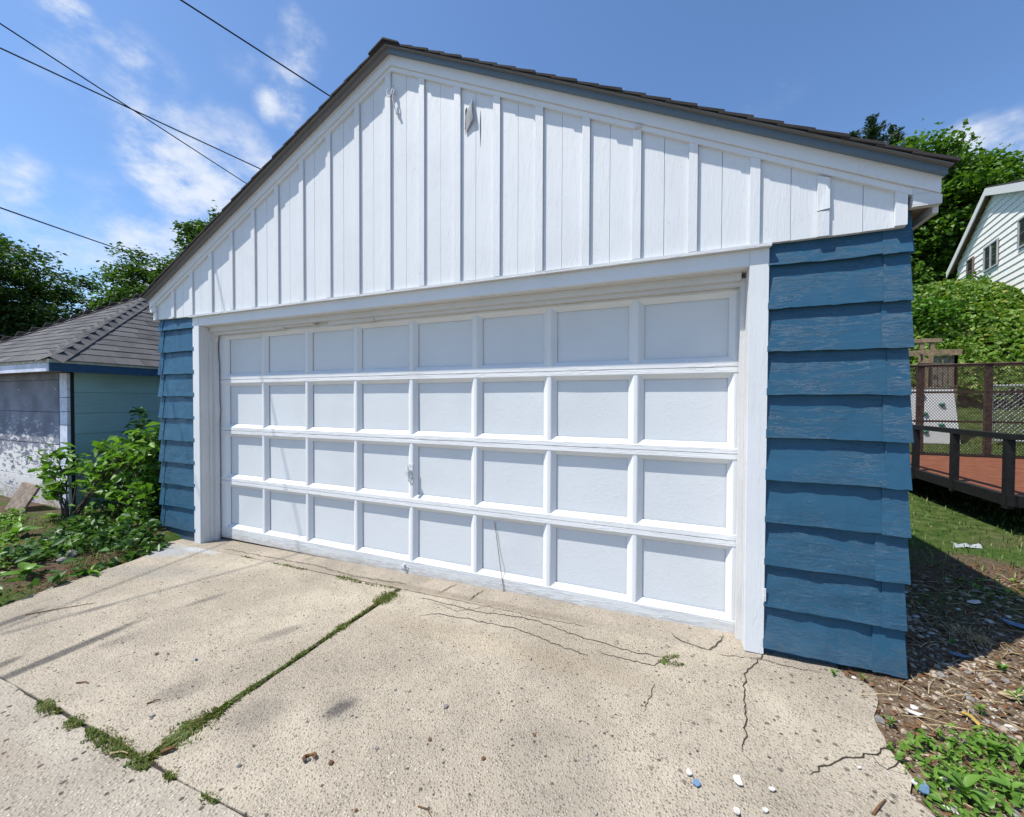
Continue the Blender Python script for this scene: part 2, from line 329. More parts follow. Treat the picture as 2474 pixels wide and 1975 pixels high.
def soil_mat():
    m, t, p = mat('soil', (.09, .065, .045), .95, .1)
    co = obco(t); n1 = noise(t, co, 1.6, 6, .6); n2 = noise(t, co, 45, 4, .7); n3 = noise(t, co, 9, 4, .6)
    vo = N(t, 'ShaderNodeTexVoronoi'); vo.inputs['Scale'].default_value = 55; t.links.new(co, vo.inputs['Vector'])
    sep = N(t, 'ShaderNodeSeparateColor'); t.links.new(vo.outputs['Color'], sep.inputs[0])
    c = ramp(t, n2, [(.25, (.035, .026, .018)), (.5, (.10, .072, .048)), (.75, (.22, .165, .11))])
    grass = ramp(t, n2, [(.3, (.02, .045, .008)), (.7, (.075, .13, .025))])
    c = mixn(t, mrange(t, n1, .42, .60), c, grass)
    gx = N(t, 'ShaderNodeNewGeometry'); sx = N(t, 'ShaderNodeSeparateXYZ'); t.links.new(gx.outputs['Position'], sx.inputs[0])
    far = mrange(t, sx.outputs[1], 1.6, 3.2); c = mixn(t, far, c, mixn(t, mrange(t, n3, .35, .7), (.03, .06, .012), (.09, .12, .035)))
    bare = mth(t, 'MULTIPLY', mrange(t, sx.outputs[1], .3, 1.6, 1, 0), mrange(t, sx.outputs[0], 5.4, 5.7))
    dirt = ramp(t, n2, [(.25, (.045, .03, .02)), (.5, (.13, .09, .058)), (.75, (.33, .26, .19))])
    c = mixn(t, mth(t, 'MULTIPLY', bare, .9), c, dirt)
    peb = mth(t, 'MULTIPLY', mrange(t, sep.outputs[0], .62, .68), mrange(t, vo.outputs['Distance'], .25, .45, 1, 0))
    c = mixn(t, mth(t, 'MULTIPLY', peb, mth(t, 'MULTIPLY', bare, .9)), c, ramp(t, sep.outputs[1], [(0, (.28, .23, .17)), (1, (.5, .46, .40))]))
    setc(t, p, c); bump(t, p, mth(t, 'ADD', n2, mth(t, 'MULTIPLY', peb, .6)), .9, .02)
    return m
M['soil'] = soil_mat()
def simple(name, base, rough=.7, var=.25, sc=30, spec=.3, bmp=.25):
    m, t, p = mat(name, base, rough, spec); co = obco(t); n = noise(t, co, sc, 5, .65)
    setc(t, p, mixn(t, mrange(t, n, .3, .7), tuple(x*(1-var) for x in base), tuple(x*(1+var) for x in base)))
    bump(t, p, n, bmp, .004); return m
M['crack'] = simple('crack_dirt', (.038, .030, .022), .95)
M['steel_black'] = simple('black_painted_steel', (.012, .011, .011), .55, .4, 25, .25)
M['steel_rust'] = simple('rusty_expanded_steel', (.075, .045, .034), .75, .5, 20)
M['wire'] = simple('wire_rubber', (.012, .012, .013), .6)
M['rubber'] = simple('tyre_rubber', (.02, .02, .021), .8)
M['galv'] = simple('galvanised_steel', (.36, .37, .38), .4, .2, 20, .5)
M['wood'] = simple('weathered_wood', (.24, .17, .10), .85, .35, 14)
M['wood_grey'] = simple('grey_wood', (.20, .16, .125), .9, .35, 18)
M['playwhite'] = simple('white_board', (.62, .60, .57), .6, .08)
M['holdgreen'] = simple('green_plastic', (.02, .16, .10), .4, .2)
M['bark'] = simple('bark', (.085, .065, .050), .95, .4, 14, .2, .8)
M['stone'] = simple('stone', (.31, .255, .195), .9, .35, 25)
M['stone_grey'] = simple('grey_stone', (.20, .19, .18), .85, .4, 40)
M['chip_white'] = simple('white_paint_chip', (.52, .50, .47), .6, .1)
M['chip_blue'] = simple('blue_paint_chip', (.10, .18, .28), .6, .2)
M['leaf_dead'] = simple('dead_leaf', (.13, .065, .03), .8, .4)
M['straw'] = simple('straw', (.36, .28, .16), .8, .3)
M['yellow'] = simple('yellow_plastic', (.42, .30, .06), .5, .1)
M['glass'], _, _ = mat('window_glass', (.03, .035, .04), .06, .8)
M['plastic_bag'] = simple('white_plastic', (.30, .32, .33), .4, .15)
def rust_mat():
    m, t, p = mat('rusty_deck', (.13, .05, .025), .85, .2); co = obco(t); n = noise(t, co, 6, 6, .7); n2 = noise(t, co, 60, 3)
    setc(t, p, ramp(t, n, [(.3, (.085, .032, .018)), (.52, (.16, .055, .027)), (.75, (.22, .095, .055))])); bump(t, p, n2, .3, .004); return m
M['rust'] = rust_mat()
M['house_white'] = simple('house_siding_white', (.84, .805, .73), .6, .05, 8, .3, .05)
M['house_trim'] = simple('house_trim', (.66, .65, .62), .6, .06)
M['soffit_dark'] = simple('house_soffit', (.16, .12, .10), .8, .2)
M['n_teal'] = blue_paint('neighbour_teal_paint', (.29, .44, .45), 'y')
M['n_blue'] = simple('neighbour_fascia_blue', (.028, .075, .15), .55, .15, 12)
M['n_lav'] = simple('neighbour_trim_lavender', (.56, .59, .70), .6, .18, 10)
M['n_cream'] = simple('neighbour_drip_cream', (.42, .42, .36), .7, .25, 18)
def peel_mat():
    m, t, p = mat('peeling_door_paint', (.3, .3, .36), .75, .25); co = obco(t, (1, 1, 1)); co2 = obco(t, (1.6, 1.6, 4.0))
    gx = N(t, 'ShaderNodeNewGeometry'); sx = N(t, 'ShaderNodeSeparateXYZ'); t.links.new(gx.outputs['Position'], sx.inputs[0])
    n1 = noise(t, co2, 5, 8, .75, .4); n2 = noise(t, co, 3, 3)
    base = mixn(t, mrange(t, n2, .3, .7), (.15, .16, .205), (.24, .255, .32))
    lev = mrange(t, sx.outputs[2], .30, 1.35, .42, .66, False)
    pl = mrange(t, mth(t, 'SUBTRACT', mth(t, 'ADD', n1, mth(t, 'MULTIPLY', n2, .15)), lev), .06, .09)
    c = mixn(t, pl, base, (.72, .70, .68))
    mud = mth(t, 'MULTIPLY', mrange(t, sx.outputs[2], -.05, .35, 1, 0), mrange(t, n1, .4, .6)); c = mixn(t, mth(t, 'MULTIPLY', mud, .8), c, (.22, .16, .10))
    setc(t, p, c); bump(t, p, pl, .5, .005); return m
M['peel'] = peel_mat()
def leafm(name, a, b, trans=.35, rough=.5, yellow=None):
    m, t, p = mat(name, a, rough, .35); g = N(t, 'ShaderNodeNewGeometry'); oi = N(t, 'ShaderNodeObjectInfo')
    rnd = mth(t, 'FRACT', mth(t, 'ADD', g.outputs['Random Per Island'], oi.outputs['Random']))
    c = mixn(t, rnd, a, b)
    if yellow: c = mixn(t, mrange(t, rnd, .86, .9), c, yellow)
    setc(t, p, c)
    tr = N(t, 'ShaderNodeBsdfTranslucent'); t.links.new(mixn(t, 1.0, c, (1.0, 1.15, .45), 'MULTIPLY'), tr.inputs['Color'])
    ms = N(t, 'ShaderNodeMixShader'); ms.inputs[0].default_value = trans
    t.links.new(p.outputs[0], ms.inputs[1]); t.links.new(tr.outputs[0], ms.inputs[2]); t.links.new(ms.outputs[0], t.nodes['Material Output'].inputs[0])
    return m
M['lf_locust'] = leafm('locust_leaf', (.026, .066, .012), (.075, .135, .026), .3)
M['lf_tree'] = leafm('tree_leaf', (.035, .085, .014), (.095, .17, .03), .35)
M['lf_maple'] = leafm('maple_leaf', (.055, .13, .015), (.14, .25, .036), .35)
M['lf_conifer'] = leafm('conifer_needle', (.018, .040, .014), (.045, .080, .026), .15)
M['lf_vine'] = leafm('vine_leaf', (.08, .165, .018), (.19, .31, .045), .4, .45, (.28, .30, .06))
M['lf_bush'] = leafm('bush_leaf', (.06, .15, .02), (.13, .25, .04), .35)
M['lf_shrub'] = leafm('shrub_leaf', (.035, .09, .02), (.09, .175, .04), .3, .4)
M['lf_weed'] = leafm('weed_leaf', (.085, .19, .024), (.18, .32, .05), .38, .42)
M['lf_broad'] = leafm('broad_leaf', (.09, .20, .03), (.17, .31, .055), .35, .38)
M['grass'] = leafm('grass_blade', (.065, .14, .018), (.16, .23, .05), .3, .5, (.22, .19, .07))
M['moss'] = leafm('joint_grass_blade', (.06, .11, .014), (.16, .19, .04), .25, .6, (.26, .19, .08))

# ------------------------------------------------------------------ terrain
def zg(x, y=0): return -.098+.0135*(min(max(x, -1.5), 6.2)-.37)
def terrain(x, y):
    z = zg(x)-.035
    inside = (x > .56 and x < 5.62 and y > -1.85 and y < 6.6) or y < -1.80 or (0 < x < 5.62 and y > -.2 and y < 6.6)
    if inside: z -= .08
    z += .17*sstep(5.75, 8.2, x)+.022*sstep(5.55, 5.75, x)+.02*sstep(.7, .3, x)
    z += .09*sstep(.35, -.6, x)*sstep(-2.6, -1.2, y)-.02*sstep(-1.8, -2.6, x)
    hill = sstep(9.3, 14.2, y)*sstep(4, 9, x)
    z += 3.9*hill+1.2*sstep(13, 20, y)*sstep(4, 9, x)
    z += .35*sstep(4.0, 8, y)*sstep(6, 9, x)
    z += (wob(x*1.7, 1)*wob(y*1.9, 2)*.018 + wob(x*5.1+y*2, 3)*.008)*(0 if inside else 1)
    return z
def axis(lo, hi, fine_lo, fine_hi, step):
    a = list(np.arange(fine_lo, fine_hi+1e-6, step)); s = step; x = fine_hi
    while x < hi: s *= 1.35; x += s; a.append(min(x, hi))
    s = step; x = fine_lo
    while x > lo: s *= 1.35; x -= s; a.insert(0, max(x, lo))
    return a
ax = axis(-400, 400, -4, 9.5, .09); ay = axis(-400, 400, -3, 8, .1)
g = G(); nx, ny = len(ax), len(ay)
g.v = [(x, y, terrain(x, y)) for y in ay for x in ax]
g.f = [(j*nx+i, j*nx+i+1, (j+1)*nx+i+1, (j+1)*nx+i) for j in range(ny-1) for i in range(nx-1)]
struct('ground', g.vf, M['soil'], True)

def edge(p, q, n, amp, seed):                                       # ragged edge points p..q (q excluded)
    o = []
    for k in range(n):
        t = k/n; o.append((p[0]+(q[0]-p[0])*t+wob(k*.8, seed)*amp, p[1]+(q[1]-p[1])*t+wob(k*.8, seed+5)*amp))
    return o
def slabobj(name, poly, m, th=.11, dz=0): return struct(name, G().slab(poly, lambda x, y: zg(x)-th, lambda x, y: zg(x)+dz).vf, m)
dl = edge((.50, -1.70), (2.912, -1.705), 14, .012, 1)+edge((2.912, -1.705), (2.915, -.125), 14, .008, 2)+edge((2.915, -.125), (-.10, -.105), 20, .006, 3)+edge((-.10, -.105), (.22, -.42), 5, .02, 4)+edge((.22, -.42), (.50, -1.70), 10, .025, 4)
dr = edge((2.952, -1.705), (5.74, -1.70), 16, .010, 6)+edge((5.74, -1.70), (5.70, -.75), 12, .035, 7)+edge((5.70, -.75), (5.80, -.10), 10, .03, 8)+edge((5.80, -.10), (2.955, -.120), 18, .005, 9)+edge((2.955, -.120), (2.952, -1.705), 14, .008, 10)
drive_l = slabobj('driveway_slab', dl, M['concrete'])
drive_r = slabobj('driveway_slab', dr, M['concrete'])
slabobj('garage_apron', [(-.2, -.10), (5.95, -.113), (5.95, 6.4), (-.2, 6.4)], M['concrete_floor'], .12, -.004)
al = edge((-14, -1.76), (-14, -9), 2, 0, 0)+[(-14, -9), (14, -9)]+edge((14, -1.716), (-14, -1.718), 160, .009, 12)
slabobj('alley_pavement', al, M['alley'], .12, -.006)

def crack(pts, w, parent, seed=0, dz=.0025):
    g = G(); L = []; 
    P = [Vector((x, y, 0)) for x, y in pts]
    fine = []
    for a, b in zip(P[:-1], P[1:]):
        n = max(2, int((b-a).length/.02))
        for k in range(n):
            t = k/n; q = a.lerp(b, t); pr = Vector((-(b-a).y, (b-a).x, 0)).normalized()
            fine.append(q+pr*(wob(len(fine)*.37, seed)*.006+wob(len(fine)*.9, seed+1)*.005+wob(len(fine)*2.3, seed+3)*.006))
    fine.append(P[-1]); vs = []
    for k, q in enumerate(fine):
        d = (fine[min(k+1, len(fine)-1)]-fine[max(k-1, 0)]).normalized(); pr = Vector((-d.y, d.x, 0))
        e = min(1, .25+min(k, len(fine)-1-k)*.25); ww = w*.68*e*(.55+.45*abs(wob(k*1.3, seed+9))+.2*hash1(k, seed))
        for s in (-1, 1):
            v = q+pr*ww*s*.5; vs.append((v.x, v.y, zg(v.x)+dz))
    fs = [(2*k, 2*k+1, 2*k+3, 2*k+2) for k in range(len(fine)-1)]
    o = part('crack', (vs, [f[::-1] for f in fs]), M['crack'], parent); return o
def gp(u, v, z=None):                                                # spot of the frame on the pavement
    d = ray(u, v); x = 3.
    for _ in range(4):
        zz = zg(x) if z is None else z
        t = (zz-CAM.z)/d.z; x = CAM.x+d.x*t
    return (CAM.x+d.x*t, CAM.y+d.y*t)
CR = [([(1015, 1444), (1090, 1463), (1150, 1478), (1230, 1488), (1300, 1501), (1370, 1530), (1460, 1556), (1540, 1580), (1600, 1588)], .009),
      ([(1010, 1488), (1060, 1484), (1150, 1500), (1260, 1524), (1340, 1556), (1420, 1587)], .009), ([(1440, 1572), (1500, 1592), (1580, 1609), (1600, 1598), (1640, 1590)], .008),
      ([(1058, 1434), (1105, 1412)], .012), ([(1132, 1452), (1172, 1424)], .012), ([(1617, 1530), (1650, 1552), (1712, 1572), (1742, 1552), (1745, 1532)], .010), ([(1730, 1580), (1800, 1590), (1845, 1592), (1905, 1613), (1985, 1625)], .007),
      ([(1846, 1576), (1820, 1612), (1800, 1635), (1800, 1680), (1803, 1720), (1798, 1760), (1804, 1790), (1793, 1815)], .010), ([(1793, 1822), (1815, 1840), (1830, 1870)], .006),
      ([(1580, 1652), (1565, 1690), (1554, 1722)], .006), ([(1960, 1874), (2030, 1840), (2100, 1822), (2150, 1805), (2163, 1780)], .010), ([(2100, 1822), (2145, 1862), (2170, 1850), (2200, 1830)], .007), ([(2145, 1862), (2200, 1875)], .006),
      ([(1040, 1455), (1105, 1478), (1170, 1468), (1205, 1462)], .005)]
for k, (pp, ww) in enumerate(CR): crack([gp(*p) for p in pp], ww, drive_r, k*3+1)
for k, (pp, ww) in enumerate([([(540, 1326), (640, 1345), (760, 1366), (850, 1392), (985, 1412)], .009), ([(728, 1358), (745, 1350), (780, 1340)], .006), ([(30, 1475), (150, 1440)], .004)]): crack([gp(*p) for p in pp], ww, drive_l, k*5+40)
crack([(2.93, -.115), (3.9, -.12), (4.4, -.117)], .005, drive_r, 77)

# ------------------------------------------------------------------ the garage
XL, XR, XC = -.335, 5.965, 2.812
L0 = lambda x: 3.967-.4965*abs(x-XC)                                 # lower edge of the rake trim
GA = thing('garage', 'white and blue detached garage with gable front and wide panelled door', 'garage', (XC, 0, zg(XC)))
YB = 6.3
# framing walls behind the cladding
g = G()
g.plate([(XL+.03, -.2), (.30, -.2), (.30, 2.30), (5.32, 2.30), (5.32, -.2), (XR-.03, -.2), (XR-.03, 2.42), (XC, 3.95), (XL+.03, 2.42)], .012, .11)
g.box(XL+.03, XL+.12, .12, YB, -.2, 2.40); g.box(XR-.12, XR-.03, .12, YB, -.2, 2.40)
g.plate([(XL+.03, -.2), (XR-.03, -.2), (XR-.03, 2.42), (XC, 3.95), (XL+.03, 2.42)], YB+.01, YB+.1)
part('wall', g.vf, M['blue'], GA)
# blue shingle courses on the front
Z0, S = 2.141, .237
def course(x0, x1, zt, zb, seed, warp, yb=-.034, yt=-.006, nx=24, nz=8, flare=0.0):
    g = G(); th = .011
    def fn(a, b, off):
        z = zb+(zt-zb)*b; x = x0+(x1-x0)*a
        y = yb+(yt-yb)*b + warp*(wob(a*5+seed*3.7, seed)*wob(b*3+seed, seed+1)*.9) + warp*.5*wob(a*11+b*4, seed+2)
        if b == 0: z += wob(a*4, seed+4)*.0032+wob(a*19, seed+6)*.0016
        x += (flare*(1-b) if a > .5 else -flare*(1-b)) if a in (0, 1) else 0
        return (x, y+off, z)
    n = (nx+1)*(nz+1)
    h = G(); h.grid(nx, nz, lambda a, b: fn(a, b, 0)); front = h.vf
    g.grid(nx, nz, lambda a, b: fn(a, b, 0)); g.grid(nx, nz, lambda a, b: fn(a, b, th)); g.f = [f[::-1] for f in g.f[nx*nz:]]
    I = lambda i, j: j*(nx+1)+i
    bd = [I(i, 0) for i in range(nx+1)]+[I(nx, j) for j in range(1, nz+1)]+[I(i, nz) for i in range(nx-1, -1, -1)]+[I(0, j) for j in range(nz-1, 0, -1)]
    for k in range(len(bd)):
        a, b = bd[k], bd[(k+1) % len(bd)]; g.f.append((a, a+n, b+n, b))
    rest = len(g.f); g.add(*front); return (g.v, g.f, rest)
for k in range(11):
    zb = Z0-S*k; zt = min(zb+S+.02, 2.275)
    if k == 10: zb = -.14
    lowr = 4 <= k <= 9; wr = .0060 if lowr else .0018
    yb = -.036 if k < 10 else -.012
    if k < 10:
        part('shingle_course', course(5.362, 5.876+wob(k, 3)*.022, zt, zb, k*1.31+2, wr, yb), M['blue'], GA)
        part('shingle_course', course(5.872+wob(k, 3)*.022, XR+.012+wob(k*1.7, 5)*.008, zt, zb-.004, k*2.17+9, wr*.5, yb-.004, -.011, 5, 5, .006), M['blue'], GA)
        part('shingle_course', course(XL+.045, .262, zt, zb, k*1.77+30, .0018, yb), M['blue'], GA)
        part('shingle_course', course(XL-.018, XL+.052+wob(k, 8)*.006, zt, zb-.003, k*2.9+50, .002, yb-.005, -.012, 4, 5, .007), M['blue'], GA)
    else:
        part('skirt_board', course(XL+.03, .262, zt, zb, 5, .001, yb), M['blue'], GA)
for k in range(10):                                                  # side walls
    zb = Z0-S*k; zt = zb+S+.02
    for sx, x in ((-1, XL), (1, XR)):
        g = G()
        g.ext([(0, zb), (.03*sx, zb), (.006*sx, zt), (0, zt)] if sx > 0 else [(0, zb), (0, zt), (.006*sx, zt), (.03*sx, zb)], (x-.0*sx, -.002, 0), (x, YB+.1, 0), (1, 0, 0), (0, 0, 1))
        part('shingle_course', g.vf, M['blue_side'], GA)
# white gable boards and battens
P, BX0 = .314, -.337
def gboard(x0, x1, y0, y1, zb, dz=0):
    xs = sorted([x0, x1]+([XC] if x0 < XC < x1 else []))
    top = [(x, L0(x)+.05) for x in reversed(xs)]
    return G().plate([(x0, zb), (x1, zb)]+top, y0, y1).vf
edges = [-.40]+[BX0+P*i for i in range(21)]+[5.99]
for i in range(len(edges)-1):
    a, b = edges[i], edges[i+1]
    if b-a < .05: continue
    mid = a+(b-a)*(.42+.05*wob(i, 4)) if b-a > .2 else None
    segs = [(a, mid-.0012), (mid+.0012, b-.001)] if mid else [(a, b-.001)]
    for j, (p, q) in enumerate(segs):
        part('gable_board', gboard(p, q, -.040-.0015*hash1(i*2+j, 2), -.012, 2.262+.004*wob(i+j*.5, 6)), M['white'], GA)
for i in range(21):
    x = BX0+P*i; wb = .052+.004*wob(i, 9)
    if i == 19:   # this batten is split, the upper piece kicked out
        part('batten', G().plate([(x-wb, 2.262), (x-.002, 2.262), (x-.002, 2.395), (x-wb, 2.39)], -.0555, -.0425).vf, M['white'], GA)
        part('batten', G().add([(x-wb, -.056, 2.396), (x-.002, -.061, 2.401), (x-.002, -.056, 2.56), (x-wb, -.056, 2.58), (x-wb, -.043, 2.396), (x-.002, -.043, 2.401), (x-.002, -.043, 2.56), (x-wb, -.043, 2.58)],
             [(0, 1, 2, 3), (7, 6, 5, 4), (0, 4, 5, 1), (1, 5, 6, 2), (2, 6, 7, 3), (3, 7, 4, 0)]).vf, M['white'], GA)
    else:
        part('batten', gboard(x-wb, x-.002, -.056-.002*hash1(i, 5), -.0425, 2.262+(.004 if i % 3 else -.002)), M['white'], GA)
# torn, curled flap of thin board near the ridge
g = G(); fx = 3.462
rows = [(3.31, 0.004, .0), (3.36, .045, .35), (3.40, .075, .8), (3.45, .068, 1.0), (3.50, .060, .8), (3.546, .058, .35)]
for zz, wdt, k in rows:
    for c_ in range(5):
        f_ = c_/4; x0_ = .004+.045*max(0, (zz-3.46)/.086)
        g.v.append((fx+x0_+(wdt-x0_*.9)*f_, -.048-.030*k*math.sin(f_*2.2)*f_, zz+.01*f_))
g.f = [(r_*5+c_, r_*5+c_+1, (r_+1)*5+c_+1, (r_+1)*5+c_) for r_ in range(5) for c_ in range(4)]
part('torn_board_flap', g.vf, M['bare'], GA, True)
part('split_gap', G().plate([(fx-.004, 3.36), (fx+.004, 3.37), (fx+.010, 3.49), (fx+.012, 3.515), (fx, 3.50)], -.0435, -.0415).vf, M['dark'], GA)
part('split_gap', G().plate([(3.5825, 3.213), (3.5855, 3.33), (3.5835, 3.464), (3.5800, 3.36)], -.0435, -.0415).vf, M['dark'], GA)
# rake trim both sides : bed strip, frieze, faded blue fascia, shingle edge
def rake(sign, b0, b1, y0, y1, name, m, xe, x_in=0.0, end_drop=0.0):
    x1 = XC+sign*xe; o = lambda x: L0(x)
    pts = [(XC+sign*x_in, o(XC+sign*x_in)+b0), (x1, o(x1)+b0), (x1, o(x1)+b1), (XC+sign*x_in, o(XC+sign*x_in)+b1)]
    if sign < 0: pts = pts[::-1]
    return part(name, G().plate(pts, y0, y1).vf, m, GA)
for sg in (1, -1):
    rake(sg, 0, .034, -.060, -.035, 'rake_strip', M['white'], 3.15)
    rake(sg, .0355, .110, -.072, -.030, 'rake_frieze', M['white'], 3.245)
    rake(sg, .104, .118, -.082, -.0735, 'rake_bead', M['white_worn'], 3.247)
    rake(sg, .106, .138, -.110, -.084, 'rake_fascia', M['rake_blue'] if sg > 0 else M['rake_grey'], 3.25)
    rake(sg, .1385, .1445, -.136, YB+.15, 'roof_deck', M['rake_grey'], 3.258)
    # eave return box, soffit and eave fascia
    xa, xb = XC+sg*3.145, XC+sg*3.252
    pts = [(xa, 2.345), (xb, 2.345), (xb, L0(xb)+.034), (xa, L0(xa)+.034)]
    if sg < 0: pts = pts[::-1]
    part('eave_return', G().plate(pts, -.066, -.028).vf, M['white_worn'], GA)
    x0, x1 = sorted((XC+sg*3.14, XC+sg*3.26))
    part('eave_soffit', G().box(x0, x1, -.027, YB+.1, 2.352, 2.362).vf, M['wood_grey'], GA)
    x0, x1 = sorted((XC+sg*3.235, XC+sg*3.257))
    part('eave_fascia', G().box(x0, x1, -.0265, YB+.12, 2.315, 2.425).vf, M['white_worn'], GA)
    # shingle courses, butts visible along the rake
    slope = math.hypot(1, .4965); n = 24
    for k in range(n):
        t0, t1 = k/n*3.29-.0, (k+1)/n*3.29+.03
        xo, xi = XC+sg*(3.275-t0), XC+sg*max(0., 3.275-t1)
        ye = -.142-.008*hash1(k, 11+sg); h = .1445
        zo, zi = L0(xo)+h+.010, L0(xi)+h+.0005
        pts = [(xo, zo), (xi, zi), (xi, zi+.012), (xo, zo+.016)]
        if sg > 0: pts = pts[::-1]
        part('shingle_course', G().plate(pts, ye, YB+.16).vf, M['shingle'], GA)
for k in range(14):                                                  # ridge caps
    y0 = -.158+k*.47
    part('ridge_cap', G().plate([(XC-.14, L0(XC-.14)+.162), (XC, L0(XC)+.164), (XC+.14, L0(XC+.14)+.162), (XC+.14, L0(XC+.14)+.171), (XC, L0(XC)+.177), (XC-.14, L0(XC-.14)+.171)], y0, y0+.48).vf, M['shingle'], GA)
# door surround
part('casing', G().box(.246, .345, -.032, .011, -.12, 2.262).vf, M['white'], GA)
part('casing', G().box(5.272, 5.365, -.032, .011, -.03, 2.262).vf, M['white'], GA)
part('header_casing', G().box(.346, 5.271, -.031, .011, 2.154, 2.262).vf, M['white'], GA)
part('drip_ledge', G().box(.225, 5.372, -.062, -.033, 2.243, 2.2615).vf, M['white_worn'], GA)
g = G().box(.325, .347, .012, .20, -.12, 2.172); part('jamb', g.vf, M['jamb'], GA)
part('jamb', G().box(.3472, .353, -.020, .085, -.115, 2.15).vf, M['jamb'], GA)
part('jamb', G().box(5.270, 5.292, .012, .20, -.05, 2.172).vf, M['jamb'], GA)
part('header_jamb', G().box(.3475, 5.2695, .0115, .20, 2.152, 2.172).vf, M['jamb'], GA)
def wavy_stop(x0, x1, seed):
    g = G(); n = 40; vs = []
    for k in range(n+1):
        z = -.11+k/n*2.22
        dx = .004*wob(k*.4, seed)+(.014*math.exp(-((z-1.28)/.07)**2) if seed == 1 else 0)-(.016*sstep(1.80, 1.84, z)*sstep(2.06, 2.0, z) if seed == 1 else 0)
        for (a, b) in ((x0, .092), (x1+dx, .092), (x1+dx, .132), (x0, .132)): vs.append((a, b, z))
    fs = [(4*k+i, 4*k+(i+1) % 4, 4*k+4+(i+1) % 4, 4*k+4+i) for k in range(n) for i in range(4)]+[(3, 2, 1, 0), tuple(range(4*n, 4*n+4))]
    g.add(vs, fs); return g.vf
part('door_stop', wavy_stop(.348, .398, 1), M['jamb'], GA)
part('door_stop', G().box(.3532, .366, .055, .0915, -.11, 2.12).vf, M['jamb'], GA)
part('door_stop', G().box(5.244, 5.2695, .085, .132, -.05, 2.12).vf, M['jamb'], GA)
part('head_stop', G().box(.366, 5.244, .060, .0915, 2.106, 2.1515).vf, M['jamb'], GA)
hx = [(.366, 1.40), (1.405, 1.80), (1.985, 2.50), (2.505, 5.244)]
for k, (a, b) in enumerate(hx):
    part('head_stop', G().box(a, b, .093, .134, 2.078+(.012 if k == 1 else 0)+.004*wob(k, 3), 2.1515).vf, M['jamb'], GA)

# ---- the door: four sections, eight columns of panels
DOOR = part('garage_door', G().box(.375, 5.30, .192, .205, -.075, 2.16).vf, M['white'], GA)
DX0, DP, Q, ZR = .448, .6, .535, 1.605
YP, YF = .180, .146                                                  # panel face, rail face
def sub(name, vf, m, parent=DOOR): return part(name, vf, m, parent)
xl, xr = .372, 5.30
stx = [DX0+DP*i for i in range(1, 8)]
def vstile(x, z0, z1, wf=.0165, wb=.050, seed=0):
    lean = .0012*wob(seed, 2)
    return G().ext([(-wb, YP), (-wf, YF+.0055), (-wf+.007, YF+.0025), (wf-.007, YF+.0025), (wf, YF+.0055), (wb, YP)], (x+lean, 0, z0), (x-lean, 0, z1), (1, 0, 0), (0, 1, 0)).vf
def hrail(zb, zt, up_b, dn_b, y=YF):                                 # zb..zt flat face, bevels above/below
    return G().ext([(zb-dn_b, YP), (zb, y), (zt, y), (zt+up_b, YP)], (xl, 0, 0), (xr, 0, 0), (0, 0, 1), (0, 1, 0)).vf
zrail = [ZR, ZR-Q, ZR-2*Q]
for z in zrail:
    sub('rail', hrail(z+.0018, z+.033, .032, 0), M['white_x']); sub('rail', hrail(z-.033, z-.0018, 0, .034), M['white_x'])
sub('rail', hrail(-.078, .036, .034, 0), M['white_grime']); sub('rail', hrail(2.062, 2.15, 0, .030), M['white_x'])
bnd = [(ZR+.03, 2.065), (ZR-Q+.03, ZR-.03), (ZR-2*Q+.03, ZR-Q-.03), (.035, ZR-2*Q-.03)]
for r, (a, b) in enumerate(bnd):
    for i, x in enumerate(stx): sub('stile', vstile(x, a, b, seed=r*9+i), M['white'])
    sub('stile', G().ext([(xl, YP), (xl, YF+.003), (DX0+.022, YF+.003), (DX0+.054, YP)], (0, 0, a), (0, 0, b), (1, 0, 0), (0, 1, 0)).vf, M['white'])
    sub('stile', G().ext([(8*DP+DX0-.054, YP), (8*DP+DX0-.022, YF+.003), (xr, YF+.003), (xr, YP)], (0, 0, a), (0, 0, b), (1, 0, 0), (0, 1, 0)).vf, M['white'])
    for i in range(8):
        x0, x1 = DX0+DP*i+.02, DX0+DP*(i+1)-.02
        g = G(); sd = r*8+i
        g.grid(8, 7, lambda p, q: (x0+(x1-x0)*p, .1865+.0020*wob(p*2.2+sd, sd)*wob(q*2+sd, sd+1), a-.01+(b-a+.02)*q))
        sub('panel', g.vf, M['panel'])
# handle, keyhole plate, foot bracket
hxx = DX0+DP*4; g = G(); g.box(hxx-.018, hxx+.018, YF-.004, YF+.002, .70, .86); g.tube([(hxx, YF, .80), (hxx, YF-.035, .80)], .012, 8)
g.tube([(hxx-.012, YF-.038, .845), (hxx, YF-.045, .80), (hxx+.010, YF-.040, .735)], .011, 8); g.tube([(hxx+.012, YF-.02, .735), (hxx+.012, YF-.046, .735)], .016, 8)
g.tube([(hxx-.03, YF-.02, .84), (hxx-.034, YF-.022, .79), (hxx-.026, YF-.02, .76)], .006, 6)
sub('handle', g.vf, M['white_worn'])
g = G(); g.box(hxx-.10, hxx-.03, YF-.006, YF-.001, -.035, -.012); g.tube([(hxx-.06, YF-.01, -.03), (hxx-.06, YF-.014, .012)], .009, 6); sub('foot_bracket', g.vf, M['white_worn'])
